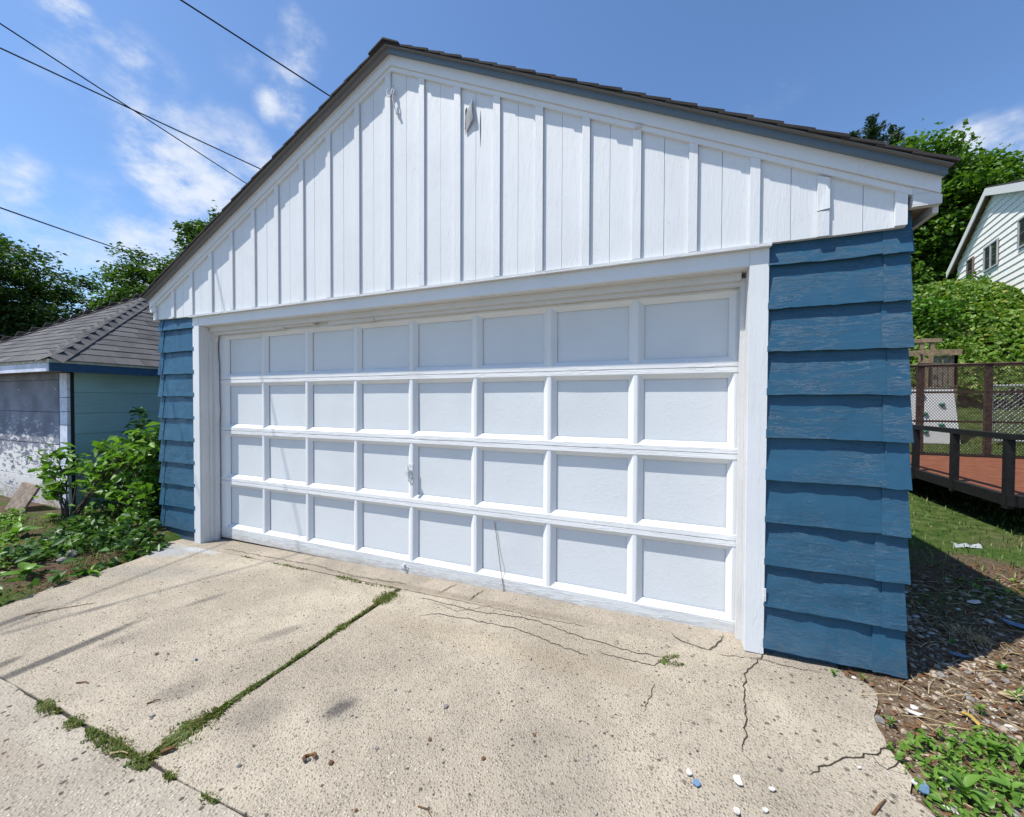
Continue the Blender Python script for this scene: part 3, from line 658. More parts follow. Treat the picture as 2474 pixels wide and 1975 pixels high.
# hook and short cable stub under the ridge
g = G(); bx = 2.838; HZ = .075
g.tube([(bx-.004, -.058, 3.84), (bx-.008, -.075, 3.80), (bx-.004, -.085, 3.77), (bx-.016, -.092, 3.738), (bx-.032, -.092, 3.745), (bx-.042, -.088, 3.78), (bx-.034, -.085, 3.81)], .0045, 6)
g.tube([(bx, -.064, 3.79), (bx-.003, -.068, 3.73), (bx+.012, -.066, 3.67), (bx+.028, -.062, 3.625)], .004, 6); g.box(bx-.010, bx+.008, -.070, -.057, 3.775, 3.805); g.tube([(bx+.034, -.045, 3.628), (bx+.034, -.064, 3.618)], .010, 8)
part('cable_hook', g.vf, M['white_worn'], GA)
part('nail_clip', G().box(4.645, 4.685, -.078, -.0585, 3.052, 3.060).vf, M['white_worn'], GA)
part('casing_latch', G().box(5.362, 5.372, -.040, -.033, .275, .345).vf, M['white_worn'], GA)
# ------------------------------------------------------------------ foliage helpers
def leafmesh(name, C, D, Nn, s, wd, m, fold=.25):
    C, D, Nn = (np.asarray(a, float) for a in (C, D, Nn)); n = len(C)
    D = D/np.linalg.norm(D, axis=1, keepdims=True); sd = np.cross(D, Nn); sd /= np.linalg.norm(sd, axis=1, keepdims=True)+1e-9
    nn = np.cross(sd, D); s = np.broadcast_to(s, (n,))[:, None]; ww = np.broadcast_to(wd, (n,))[:, None]
    v = np.empty((n, 4, 3)); v[:, 0] = C-D*s*.5; v[:, 2] = C+D*s*.5-nn*s*.12
    v[:, 1] = C+sd*ww*.5+nn*ww*fold; v[:, 3] = C-sd*ww*.5+nn*ww*fold
    me_ = bpy.data.meshes.new(name); me_.vertices.add(n*4); me_.vertices.foreach_set('co', v.ravel())
    b = np.arange(n)*4; t = np.stack([b, b+1, b+2, b, b+2, b+3], 1).ravel()
    me_.loops.add(n*6); me_.loops.foreach_set('vertex_index', t.astype(np.int32))
    me_.polygons.add(n*2); me_.polygons.foreach_set('loop_start', (np.arange(n*2)*3).astype(np.int32)); me_.polygons.foreach_set('loop_total', np.full(n*2, 3, np.int32))
    me_.materials.append(m); me_.update(calc_edges=True); me_.validate(); return me_
def blades(name, C, h, wd, m, lean=.5, seed=1):
    r = np.random.default_rng(seed); C = np.asarray(C, float); n = len(C); a = r.uniform(0, 2*np.pi, n); l = r.uniform(.1, 1, n)*lean
    dx = np.stack([np.cos(a), np.sin(a), np.zeros(n)], 1); sd = np.stack([-np.sin(a), np.cos(a), np.zeros(n)], 1); z = np.array([0, 0, 1.])
    h = np.broadcast_to(h, (n,))[:, None]; wd = np.broadcast_to(wd, (n,))[:, None]; l = l[:, None]
    v = np.empty((n, 5, 3)); v[:, 0] = C-sd*wd*.5; v[:, 1] = C+sd*wd*.5
    mid = C+z*h*.6+dx*h*l*.35; v[:, 2] = mid+sd*wd*.35; v[:, 3] = mid-sd*wd*.35; v[:, 4] = C+z*h*(1-.35*l)+dx*h*l
    me_ = bpy.data.meshes.new(name); me_.vertices.add(n*5); me_.vertices.foreach_set('co', v.ravel()); b = np.arange(n)*5
    t = np.stack([b, b+1, b+2, b, b+2, b+3, b+3, b+2, b+4], 1).ravel(); me_.loops.add(n*9); me_.loops.foreach_set('vertex_index', t.astype(np.int32))
    me_.polygons.add(n*3); me_.polygons.foreach_set('loop_start', (np.arange(n*3)*3).astype(np.int32)); me_.polygons.foreach_set('loop_total', np.full(n*3, 3, np.int32))
    me_.materials.append(m); me_.update(calc_edges=True); return me_
def unit(r, n):
    v = r.normal(size=(n, 3)); return v/np.linalg.norm(v, axis=1, keepdims=True)
def clumps_in(r, n, c, rad, bias=2.4, low=-.75):
    u = unit(r, n*2); u = u[u[:, 2] > low][:n]; k = r.uniform(.08, 1, len(u))**(1/bias)
    k *= 1+.16*np.sin(u[:, 0]*5+u[:, 2]*4)+.1*np.sin(u[:, 1]*9)
    return np.array(c)+u*k[:, None]*np.array(rad)
def foliage(r, cl, per, cr, flat, size, tilt=.55, droop=.25, center=None):
    n = len(cl)*per; off = r.normal(size=(n, 3))*np.array([1, 1, flat])*cr*r.uniform(.55, 1.25, len(cl)).repeat(per)[:, None]*.62
    C = cl.repeat(per, 0)+off
    D = r.normal(size=(n, 3)); D[:, 2] = D[:, 2]*.35-droop
    if center is not None: D += .7*(C-np.array(center))/np.linalg.norm(C-np.array(center), axis=1, keepdims=True)*np.array([1, 1, .4])
    Nn = r.normal(size=(n, 3))*tilt+np.array([0, 0, 1.])
    return C, D, Nn, size*r.uniform(.65, 1.3, n)
def tree(name, label, base, crown_c, crown_r, ncl, per, clr, flat, lsize, m, seed, trunk_r=.18, bias=2.4, group=None, lw=.62, low=-.75):
    r = np.random.default_rng(seed); T = thing(name, label, 'tree', base, group)
    cl = clumps_in(r, ncl, crown_c, crown_r, bias, low)
    g = G(); top = Vector(crown_c); b = Vector(base)-Vector((0, 0, .3))
    pts = [b.lerp(top, k/6)+Vector((wob(k, seed)*.12, wob(k, seed+1)*.12, 0)) for k in range(7)]
    g.tube(pts, trunk_r, 8, trunk_r*.35); part('trunk', g.vf, M['bark'], T, True)
    g = G()
    for k in range(0, len(cl), max(1, len(cl)//46)):
        e = Vector(cl[k]); st = pts[2+int(hash1(k, seed)*4)]; mid = st.lerp(e, .5)+Vector((0, 0, .12*(e-st).length))
        g.tube([st, st.lerp(mid, .6), mid.lerp(e, .4), e], trunk_r*.30, 5, .012)
    part('limbs', g.vf, M['bark'], T)
    C, D, Nn, s = foliage(r, cl, per, clr, flat, lsize, center=crown_c)
    o = bpy.data.objects.new('crown', leafmesh('crown', C, D, Nn, s, s*lw, m)); link(o, T); return T

# ------------------------------------------------------------------ neighbour's garage (left)
EX, EY, EZ, HS, PT = -2.163, -.25, 1.884, 2.08, .73
NG = thing('neighbour_garage', 'low blue-green garage with grey shingled hip roof and peeling door', 'garage', (EX-2.1, 1.8, -.13))
WX, WY = EX-.25, EY+.25
g = G(); g.box(EX-3.9, WX-.03, WY+.12, WY+3.6, -.3, 1.75); part('wall', g.vf, M['n_teal'], NG)
for k, (a, b) in enumerate([(1.4905, 1.76), (1.2135, 1.4875), (.9395, 1.2105), (.6645, .9365), (.3895, .6615), (.1145, .3865), (-.25, .1115)]):
    g = G().ext([(WX-.03, a), (WX+.004, a), (WX-.004, b), (WX-.03, b)], (0, WY+.055, 0), (0, WY+3.6, 0), (1, 0, 0), (0, 0, 1)); part('siding_board', g.vf, M['n_teal'], NG)
part('corner_gap', G().box(WX-.03, WX+.001, WY+.02, WY+.053, -.2, 1.74).vf, M['dark'], NG)
for k, (a, b) in enumerate([(1.42, 1.735), (1.235, 1.413), (1.06, 1.228), (.83, 1.053), (.55, .823), (.25, .543), (-.2, .243)]):   # stacked corner blocks
    part('corner_board', G().box(WX-.19, WX-.002, WY-.012-.004*hash1(k, 3), WY+.018, a, b).vf, M['n_lav'], NG)
part('door_jamb', G().box(WX-.245, WX-.195, WY-.004, WY+.12, -.2, 1.735).vf, M['n_blue'], NG)
dz = [-.2, .30, .78, 1.22, 1.66]
for k in range(4):
    part('door_section', G().box(WX-3.2, WX-.246, WY+.045+.004*(k % 2), WY+.09, dz[k]+.004, dz[k+1]-.004).vf, M['peel'], NG)
part('door_head', G().box(WX-3.3, WX-.195, WY+.02, WY+.118, 1.66, 1.745).vf, M['peel'], NG)
part('soffit', G().box(EX-4.14, EX-.02, EY+.02, EY+4.14, 1.748, 1.762).vf, M['wood_grey'], NG)
part('fascia', G().box(EX-4.16, EX-.023, EY, EY+.022, 1.738, 1.842).vf, M['n_lav'], NG)
part('fascia', G().box(EX-.022, EX, EY+.0, EY+4.16, 1.738, 1.842).vf, M['n_blue'], NG)
part('drip_edge', G().box(EX-4.17, EX-.012, EY-.012, EY+.02, 1.8425, 1.884).vf, M['n_cream'], NG)
part('drip_edge', G().box(EX-.0115, EX+.012, EY-.012, EY+4.17, 1.8425, 1.884).vf, M['n_cream'], NG)
AP = Vector((EX-HS, EY+HS, EZ+PT*HS))
SLL = math.hypot(HS, PT*HS); nrow = 17; ex = SLL/nrow
def slope_pt(side, s, t, lift=0.):                                   # s along the eave from the near corner, t 0..1 up
    r_ = t*HS
    if side == 'front': p = Vector((EX-s, EY+r_, EZ+PT*r_)); n_ = Vector((0, -PT, 1)).normalized()
    elif side == 'right': p = Vector((EX-r_, EY+s, EZ+PT*r_)); n_ = Vector((PT, 0, 1)).normalized()
    elif side == 'back': p = Vector((EX-s, EY+2*HS-r_, EZ+PT*r_)); n_ = Vector((0, PT, 1)).normalized()
    else: p = Vector((EX-2*HS+r_, EY+s, EZ+PT*r_)); n_ = Vector((-PT, 0, 1)).normalized()
    return p+n_*lift
def tab(side, s0, s1, t0, t1, lift0, lift1, th=.009):
    q = [slope_pt(side, s0, t0, lift0), slope_pt(side, s1, t0, lift0), slope_pt(side, s1, t1, lift1), slope_pt(side, s0, t1, lift1)]
    nrm_ = (q[1]-q[0]).cross(q[3]-q[0]).normalized(); nrm_ = nrm_ if nrm_.z > 0 else -nrm_
    vs = [p-nrm_*th for p in q]+q
    return (vs, [(3, 2, 1, 0), (4, 5, 6, 7), (0, 1, 5, 4), (1, 2, 6, 5), (2, 3, 7, 6), (3, 0, 4, 7)])
g = G()
for sd in ('front', 'right', 'back', 'left'): g.add([slope_pt(sd, 0, 0), slope_pt(sd, 2*HS, 0), AP], [(0, 1, 2)])
roof = part('roof', g.vf, M['shingle_n'], NG)
for sd in ('front', 'right'):
    for rw in range(nrow):
        t0, t1 = rw/nrow-.012*(rw == 0), min(1, (rw+1)/nrow+.02); inset = HS*(rw+.45)/nrow
        s = inset-(hash1(rw, 2)*.3); end = 2*HS-inset
        while s < end-.02:
            e = min(end, s+.30+.05*wob(s*9+rw, 5)); a = max(inset, s)
            if e-a > .02: part('shingle', tab(sd, a, e-.003, t0, t1, .016+.005*hash1(s*13+rw, 4), .008), M['shingle_n'], roof)
            s = e
for sd in ('back', 'left'):
    for rw in range(nrow):
        i0 = HS*rw/nrow; part('shingle_row', tab(sd, i0, 2*HS-i0, rw/nrow, min(1, (rw+1)/nrow+.02), .018, .008), M['shingle_n'], roof)
def hipcaps(c0, sa, sb, ca, cb):                                     # caps along a hip from corner to apex
    n = 24
    for k in range(n):
        t0, t1 = k/n-.004, min(.995, (k+1.12)/n); lw_ = .125; vs = []
        for t, lf in ((t0, .033), (t1, .030)):
            r_ = t*HS
            mid = c0.lerp(AP, max(0, t))+Vector((0, 0, lf))
            A = slope_pt(sa, ca(r_, .085), t-.085/HS, lf-.003); B = slope_pt(sb, cb(r_, .085), t-.085/HS, lf-.003)
            vs += [A, mid, B]
        vs += [Vector(v)-Vector((0, 0, .006)) for v in vs[:3]]
        part('hip_cap', (vs, [(0, 1, 4, 3), (1, 2, 5, 4), (6, 7, 1, 0), (7, 8, 2, 1)]), M['shingle_n'], roof)
hipcaps(Vector((EX, EY, EZ)), 'front', 'right', lambda r_, w_: r_+w_, lambda r_, w_: r_+w_)
hipcaps(Vector((EX-2*HS, EY, EZ)), 'front', 'left', lambda r_, w_: 2*HS-r_-w_, lambda r_, w_: r_+w_)
# grey board leaning on the neighbour's door
g = G(); g.add([(-3.35, -.30, -.16), (-2.93, -.30, -.20), (-2.86, -.10, .24), (-3.33, -.10, .26), (-3.35, -.33, -.16), (-2.93, -.33, -.20), (-2.86, -.13, .24), (-3.33, -.13, .26)],
       [(0, 1, 2, 3), (7, 6, 5, 4), (0, 4, 5, 1), (1, 5, 6, 2), (2, 6, 7, 3), (3, 7, 4, 0)])
solo('leaning_board', g.vf, M['wood_grey'], 'short grey weathered board leaning against the peeling neighbour door', 'board')
# far garage roof beyond
FR = thing('far_garage', 'distant brown shingled garage roof beyond the dark trees on the left', 'garage', (-21, 6, .3))
part('wall', G().box(-26, -18.2, 4.6, 9, 0, 3.3).vf, M['n_cream'], FR)
part('roof', G().add([(-26.4, 4.2, 3.25), (-17.8, 4.2, 3.25), (-18.9, 6.8, 4.15), (-25, 6.8, 4.15), (-17.8, 9.4, 3.25), (-26.4, 9.4, 3.25)], [(0, 1, 2, 3), (1, 4, 2), (3, 2, 4, 5), (0, 3, 5), (0, 5, 4, 1)]).vf, M['shingle'], FR)

# ------------------------------------------------------------------ overhead wires
def wire(a, b, r, label, sag=.15):
    a, b = Vector(a), Vector(b); n = 24
    pts = [a.lerp(b, k/n)-Vector((0, 0, sag*4*(k/n)*(1-k/n))) for k in range(n+1)]
    solo('overhead_wire', G().tube(pts, r, 5).vf, M['wire'], label, 'wire', 'overhead wires over the garage', True)
def along(p, q, s, e):
    p, q = Vector(p), Vector(q); d = q-p; return p+d*s, p+d*e
wire(*along((-.253, .157, 5.848), (.324, 1.741, 5.715), -3.2, 5.5), .0095, 'black overhead wire nearest the roof peak', 0.0)
wire(*along((-2.076, -.611, 5.6), (-2.788, 2.737, 5.6), -2.5, 4.5), .0085, 'thin black overhead wire running down steepest on the left, crossing another', 0.05)
wire(*along((-2.56, -.475, 5.6), (-2.023, 2.476, 5.6), -2.5, 5.0), .0095, 'thick black overhead wire crossing the thinner one on the left', 0.05)
wire(*along((-17.135, 3.661, 8.366), (-25.657, 13.185, 10.338), -1.2, 2.0), .028, 'lowest thin overhead wire on the left above the trees', 0.25)

# ------------------------------------------------------------------ trailer behind the garage
TZ = .5; tx0, tx1, ty0, ty1 = 7.83, 10.35, 2.62, 6.40
TR = thing('utility_trailer', 'black steel utility trailer with rusty deck and raised mesh ramp', 'trailer', ((tx0+tx1)/2, (ty0+ty1)/2, terrain(9, 4.5)))
part('deck', G().box(tx0+.03, tx1-.03, ty0+.03, ty1-.03, TZ-.03, TZ).vf, M['rust'], TR)
g = G(); g.box(tx0-.02, tx0+.045, ty0, ty1, TZ-.085, TZ+.02); g.box(tx1-.045, tx1+.02, ty0, ty1, TZ-.085, TZ+.02); g.box(tx0+.046, tx1-.046, ty0-.02, ty0+.045, TZ-.085, TZ+.02); g.box(tx0+.046, tx1-.046, ty1-.045, ty1, TZ-.085, TZ+.02)
for yy in (3.3, 4.1, 4.9, 5.7): g.box(tx0+.046, tx1-.046, yy, yy+.05, TZ-.10, TZ-.032)
part('frame', g.vf, M['steel_black'], TR)
for yy in (2.63, 3.42, 4.20, 4.98, 5.76):
    for xx in (tx0-.025, tx1-.035): part('post', G().box(xx, xx+.06, yy, yy+.055, TZ-.11, 1.045).vf, M['steel_black'], TR)
for xx in (8.66, 9.5): part('post', G().box(xx, xx+.055, ty0-.015, ty0+.04, TZ-.09, 1.045).vf, M['steel_black'], TR)
part('rail', G().box(tx0-.03, tx0+.04, ty0-.03, ty1, 1.047, 1.10).vf, M['steel_black'], TR)
part('rail', G().box(tx1-.04, tx1+.03, ty0-.03, ty1, 1.047, 1.10).vf, M['steel_black'], TR)
part('rail', G().box(tx0+.0405, tx1-.0405, ty0-.03, ty0+.035, 1.047, 1.10).vf, M['steel_black'], TR)
GX0, GX1, GZ0, GZ1, GY = 8.50, 10.75, .50, 2.03, 6.44                # upright ramp of expanded metal
g = G(); nxm, nzm = 56, 58; cw, ch = (GX1-GX0)/nxm, (GZ1-GZ0)/nzm
for j in range(nzm):
    for i in range(nxm):
        x, z = GX0+cw*(i+.5*(j % 2)), GZ0+ch*j
        for sx in (-1, 1):
            hw = .0070; xb = x+sx*cw*.5
            g.add([(x, GY-.0005*sx, z-hw), (xb, GY+.003*sx, z+ch-hw), (xb, GY+.003*sx, z+ch+hw), (x, GY-.0005*sx, z+hw)], [(0, 1, 2, 3)])
o = part('ramp_mesh', g.vf, M['steel_rust'], TR); o['kind'] = 'stuff'
for xx in (8.50, 8.80, 9.66, 10.5): part('ramp_bar', G().box(xx, xx+.09, GY+.012, GY+.06, GZ0, GZ1).vf, M['steel_rust'], TR)
for zz in (.50, 1.06, 1.56, 2.01): part('ramp_bar', G().box(GX0, GX1, GY+.0615, GY+.09, zz, zz+.035).vf, M['steel_rust'], TR)
part('ramp_edge', G().tube([(GX0, GY, GZ1+.01), (GX1, GY, GZ1+.02)], .018, 6).vf, M['steel_rust'], TR)
def wheel(x, y, z, r, wdt):
    n = 28; prof = [(.56, -.5), (.8, -.5), (.94, -.42), (1, -.28), (1, .28), (.94, .42), (.8, .5), (.56, .5)]; g = G(); m_ = len(prof)
    for k in range(n):
        a = 2*math.pi*k/n
        for (rr, o_) in prof: g.v.append((x+o_*wdt, y+r*rr*math.cos(a), z+r*rr*math.sin(a)))
    g.f = [(k*m_+i, ((k+1) % n)*m_+i, ((k+1) % n)*m_+(i+1) % m_, k*m_+(i+1) % m_) for k in range(n) for i in range(m_)]
    W_ = part('wheel', G().tube([(x-.3*wdt, y, z), (x+.3*wdt, y, z)], r*.57, 20).vf, M['galv'], TR)
    part('tyre', g.vf, M['rubber'], W_, True)
for yy in (5.20, 5.98): wheel(7.66, yy, terrain(7.7, yy)+.345, .36, .20)
for yy in (5.20, 5.98): wheel(10.52, yy, terrain(10.5, yy)+.345, .36, .20)
g = G(); pts = [(4.72, .52), (4.80, .80), (4.98, .93), (6.2, .93), (6.38, .80), (6.46, .52)]
for (a, b) in zip(pts[:-1], pts[1:]): g.add([(7.54, a[0], a[1]), (7.80, a[0], a[1]), (7.80, b[0], b[1]), (7.54, b[0], b[1]), (7.54, a[0], a[1]+.012), (7.80, a[0], a[1]+.012), (7.80, b[0], b[1]+.012), (7.54, b[0], b[1]+.012)], [(3, 2, 1, 0), (4, 5, 6, 7), (0, 1, 5, 4), (1, 2, 6, 5), (2, 3, 7, 6), (3, 0, 4, 7)])
part('fender', g.vf, M['steel_black'], TR)

# ------------------------------------------------------------------ play tower, chain-link fence
zt_ = terrain(10.2, 9.3)
PL = thing('play_tower', 'wooden play tower with white climbing wall behind the mesh ramp', 'playset', (10.2, 9.6, zt_))
part('climbing_wall', G().add([(9.84, 9.02, zt_+.02), (10.64, 9.02, zt_+.02), (10.60, 9.22, 1.70), (9.88, 9.22, 1.70), (9.84, 9.05, zt_+.02), (10.64, 9.05, zt_+.02), (10.60, 9.25, 1.70), (9.88, 9.25, 1.70)], [(0, 1, 2, 3), (7, 6, 5, 4), (0, 4, 5, 1), (1, 5, 6, 2), (2, 6, 7, 3), (3, 7, 4, 0)]).vf, M['playwhite'], PL)
for (a, b) in ((.27, .88), (.70, .72), (.30, .55), (.66, .35), (.28, .22)):
    x, z = 9.86+.74*a, zt_+(1.7-zt_)*b; y = 9.02+.2*b-.01
    g = G(); g.grid(8, 4, lambda p, q: (x+.055*math.cos(p*2*math.pi)*math.cos(q*1.5)*(1+.3*math.sin(p*19)), y-.05*math.sin(q*1.57), z+.042*math.sin(p*2*math.pi)*math.cos(q*1.5))); part('climbing_hold', g.vf, M['holdgreen'], PL, True)
for (x, y, z1) in ((9.78, 9.3, 2.52), (10.66, 9.3, 2.46), (9.78, 10.4, 2.5), (10.66, 10.4, 2.5), (10.62, 10.5, 2.90), (10.82, 10.5, 2.90)): part('post', G().box(x-.04, x+.04, y, y+.08, terrain(x, y)-.1, z1).vf, M['wood'], PL)
part('platform_rail', G().box(9.66, 10.74, 9.24, 9.295, 2.46, 2.585).vf, M['wood'], PL)
part('top_rail', G().box(10.30, 10.98, 10.48, 10.54, 2.905, 3.0).vf, M['wood'], PL)
for k in range(7): part('deck_board', G().box(9.72, 10.70, 9.30+k*.155, 9.44+k*.155, 1.72, 1.76).vf, M['wood_grey'], PL)
for k in range(5): part('slat', G().box(10.30+k*.085, 10.36+k*.085, 9.30, 9.325, 1.78, 2.45).vf, M['wood_grey'], PL)
part('swing_hanger', G().tube([(10.05, 9.23, 2.50), (10.06, 9.22, 2.36), (9.98, 9.2, 2.28), (10.22, 9.2, 2.27)], .02, 6).vf, M['rubber'], PL)
CF = thing('chain_link_fence', 'galvanised chain-link fence section right of the play tower', 'fence', (11.9, 9.3, terrain(11.5, 9.2)))
zc = terrain(11.5, 9.2); fx0, fx1 = 11.2, 13.2
for x in (11.2, 12.2, 13.2): part('post', G().tube([(x, 9.2, zc-.2), (x, 9.2, 1.80)], .03, 8).vf, M['galv'], CF)
part('rail', G().tube([(fx0, 9.2, 1.77), (fx1, 9.2, 1.77)], .022, 8).vf, M['galv'], CF); part('rail', G().tube([(fx0, 9.2, zc+.1), (fx1, 9.2, zc+.1)], .018, 8).vf, M['galv'], CF)
g = G(); h_ = 1.65-zc
for k in range(-16, 26):
    for s_ in (1, -1):
        x0 = fx0+k*.09; xa, xb = (x0, x0+h_) if s_ > 0 else (x0+h_, x0); ta, tb = 0, 1
        lo, hi = sorted((xa, xb))
        def cl_(x): return (x-xa)/(xb-xa)
        t_ = sorted((max(0, min(1, cl_(fx0))), max(0, min(1, cl_(fx1)))))
        if t_[1]-t_[0] < .03: continue
        P_ = [(xa+(xb-xa)*t, 9.2+.004*s_, zc+.1+h_*t) for t in t_]; g.tube(P_, .006, 3)
o = part('mesh', g.vf, M['galv'], CF); o['kind'] = 'stuff'

# ------------------------------------------------------------------ white house on the hill
HP, HD, HO = Vector((14.714, 17.655, 0)), Vector((.191, .982, 0)), Vector((-.982, .191, 0))
H = lambda t, o, z: HP+HD*t+HO*o+Vector((0, 0, z))
HT = thing('house', 'white sided house with gable roof up on the hill', 'house', tuple(H(-3, -3, 4.3)))
zp, tp, sl_ = 8.12, -2.85, .54
def hplate(poly, o0, o1):                                            # polygon in (t,z)
    n = len(poly); vs = [H(t, o1, z) for t, z in poly]+[H(t, o0, z) for t, z in poly]
    return (vs, [tuple(range(n)), tuple(range(2*n-1, n-1, -1))]+[(i, i+n, (i+1) % n+n, (i+1) % n) for i in range(n)])
tl = lambda z: max(-7.2, tp-(zp-z)/.37); tr_ = lambda z: min(0., tp+(zp-z)/sl_)
part('wall', hplate([(-7.2, 2.5), (0, 2.5), (0, zp-sl_*2.85), (tp, zp), (-7.2, zp-.37*4.35)], -7, -.03), M['house_white'], HT)
zz = 3.0
while zz < zp-.1:
    z1 = min(zz+.198, zp-.02)
    lap = [H(tl(zz), .022, zz), H(tr_(zz), .022, zz), H(tr_(z1), .0, z1), H(tl(z1), .0, z1), H(tl(zz), -.03, zz), H(tr_(zz), -.03, zz), H(tr_(z1), -.03, z1), H(tl(z1), -.03, z1)]
    part('siding_board', (lap, [(0, 1, 2, 3), (7, 6, 5, 4), (0, 4, 5, 1), (1, 5, 6, 2), (2, 6, 7, 3), (3, 7, 4, 0)]), M['house_white'], HT); zz += .2
ov = .17; te = .42
for sgn in (1, -1):
    hw_, sl2 = (2.85, sl_) if sgn > 0 else (4.35, .37); e = tp+sgn*(hw_+te); ze = zp-sl2*(hw_+te); up_ = .06
    q = [(tp, zp+up_), (e, ze+up_), (e, ze+up_+.10), (tp, zp+up_+.10)]
    part('roof', hplate(q if sgn < 0 else q[::-1], -7.4, ov), M['shingle'], HT)
    q = [(tp, zp-.12), (e, ze-.12), (e, ze+up_+.055), (tp, zp+up_+.055)]
    part('rake_board', hplate(q if sgn < 0 else q[::-1], ov+.002, ov+.03), M['house_trim'], HT)
    q = [(tp, zp+.02), (e, ze+.02), (e, ze+.055), (tp, zp+.055)]
    part('soffit', hplate(q if sgn < 0 else q[::-1], .025, ov), M['soffit_dark'], HT)
def window(t0, t1, z0, z1, mull):
    W_ = part('window', hplate([(t0, z0), (t1, z0), (t1, z1), (t0, z1)], .0, .035), M['soffit_dark'], HT)
    ts = [t0+.07, t1-.07] if not mull else [t0+.07, (t0+t1)/2-.03, (t0+t1)/2+.03, t1-.07]
    for k in range(0, len(ts), 2):
        zm = (z0+z1)/2
        for (a, b) in ((z0+.07, zm-.02), (zm+.02, z1-.07)):
            part('pane', hplate([(ts[k], a), (ts[k+1], a), (ts[k+1], b), (ts[k], b)], .036, .040), M['glass'], W_)
    f_ = [(t0, z0, t1, z0+.05), (t0, z1-.05, t1, z1), (t0, z0+.05, t0+.05, z1-.05), (t1-.05, z0+.05, t1, z1-.05)]
    if mull: f_.append(((t0+t1)/2-.025, z0+.05, (t0+t1)/2+.025, z1-.05))
    for (a, b, c, d) in f_: part('frame', hplate([(a, b), (c, b), (c, d), (a, d)], .0365, .06), M['galv'] if mull else M['soffit_dark'], W_)
window(-1.53, -.98, 5.6, 6.46, False); window(-3.32, -2.34, 5.66, 6.47, True); window(-5.6, -4.52, 5.73, 6.56, True)

# ------------------------------------------------------------------ trees and brush
tree('locust_tree', 'large dark feathery tree behind the hip roof at the left edge', (-27.2, 5.0, 0), (-27.2, 5.0, 6.1), (5.7, 5.7, 3.7), 330, 150, .78, .32, .24, M['lf_locust'], 3, .3, 1.7, None, .42)
def at(u_, v_, d_): return tuple(CAM+ray(u_, v_)*d_)
tree('ash_tree', 'green tree rising behind the hip roof left of the garage roof', (-14.4, 8.0, 0), at(440, 750, 17), (2.7, 2.7, 2.0), 190, 130, .46, .5, .17, M['lf_tree'], 5, .2, 2.0, None, .5)
tree('slender_tree', 'tall leafy tree top climbing along the left roof slope', (-13.3, 8.5, 0), at(545, 650, 17), (1.6, 1.6, 2.2), 130, 120, .38, .8, .17, M['lf_tree'], 9, .13, 2.0, None, .5)
tree('maple_tree', 'broad green maple between the garage eave and the white house', (17.8, 24.0, 4.5), (16.6, 23.6, 9.1), (4.1, 4.1, 4.3), 320, 210, .70, .42, .21, M['lf_maple'], 11, .3, 2.6, None, .8)
tree('small_maple', 'lower bushy tree in front of the maple, left of the house', (13.6, 16.4, 3.9), (12.7, 16.3, 4.1), (1.5, 1.5, 1.45), 90, 90, .42, .6, .20, M['lf_maple'], 13, .1, 2.2, None, .75)
# conifer : several pointed leaders
r = np.random.default_rng(21); T = thing('conifer_tree', 'dark pointed evergreen peeking over the right roof slope', 'tree', (16.6, 29.6, 4))
part('trunk', G().tube([(16.6, 29.6, 3.5), (16.5, 29.5, 10), (16.2, 29.2, 17.6)], .3, 8, .04).vf, M['bark'], T)
C = []; D = []
for (lx, ly, ztop, wmax) in ((16.2, 29.2, 19.3, 1.5), (15.1, 28.9, 18.5, 1.2), (17.3, 29.4, 18.5, 1.3), (18.3, 29.8, 17.6, 1.3), (14.3, 28.8, 16.9, 1.2)):
    for k in range(230):
        f_ = r.uniform(0, 1)**.75; z = ztop-f_*6.0; ln = .15+1.25*wmax*f_**.7*r.uniform(.5, 1.1); a = r.uniform(0, 2*np.pi); dv = np.array([np.cos(a), np.sin(a), .35])
        m_ = 22; q = r.uniform(0, 1, m_)[:, None]; C.append(np.array([lx, ly, z])+dv*q*ln+r.normal(size=(m_, 3))*.07); D.append(np.tile(dv+np.array([0, 0, .35]), (m_, 1))+r.normal(size=(m_, 3))*.4)
C = np.concatenate(C); D = np.concatenate(D); link(bpy.data.objects.new('crown', leafmesh('crown', C, D, r.normal(size=C.shape)+np.array([0, 0, .6]), .24*r.uniform(.7, 1.3, len(C)), .07, M['lf_conifer'])), T)

def stuff(name, mesh_, label, cat):
    o = bpy.data.objects.new(name, mesh_); COL.objects.link(o); o['kind'] = 'stuff'; tag(o, label, cat); return o
r = np.random.default_rng(31)
def hillcover(n, xr_, yr_, hgt, size, m, name, label, tilt=.6, step=1.0):
    x = r.uniform(*xr_, n); y = r.uniform(*yr_, n)
    b = np.array([.5+.5*wob(xx*1.1, 4)*wob(yy*.9+3, 7)+.35*wob(xx*2.9+yy, 8) for xx, yy in zip(x, y)])
    z = np.array([terrain(a, c) for a, c in zip(x, y)])+np.clip(b, .1, 1.3)*hgt*r.uniform(.25, 1.0, n)**.5
    C = np.stack([x, y, z], 1); D = r.normal(size=(n, 3)); D[:, 2] -= .5; D[:, 1] -= .4; Nn = r.normal(size=(n, 3))*tilt+np.array([-.25, -.55, .8])
    s = size*r.uniform(.6, 1.3, n); return stuff(name, leafmesh(name, C, D, Nn, s, s*.85, m), label, 'vines')
hillcover(50000, (6.6, 18), (10.6, 15.6), 1.0, .135, M['lf_vine'], 'hillside_vines', 'bright green leafy vines covering the hillside behind the trailer')
C = []; 
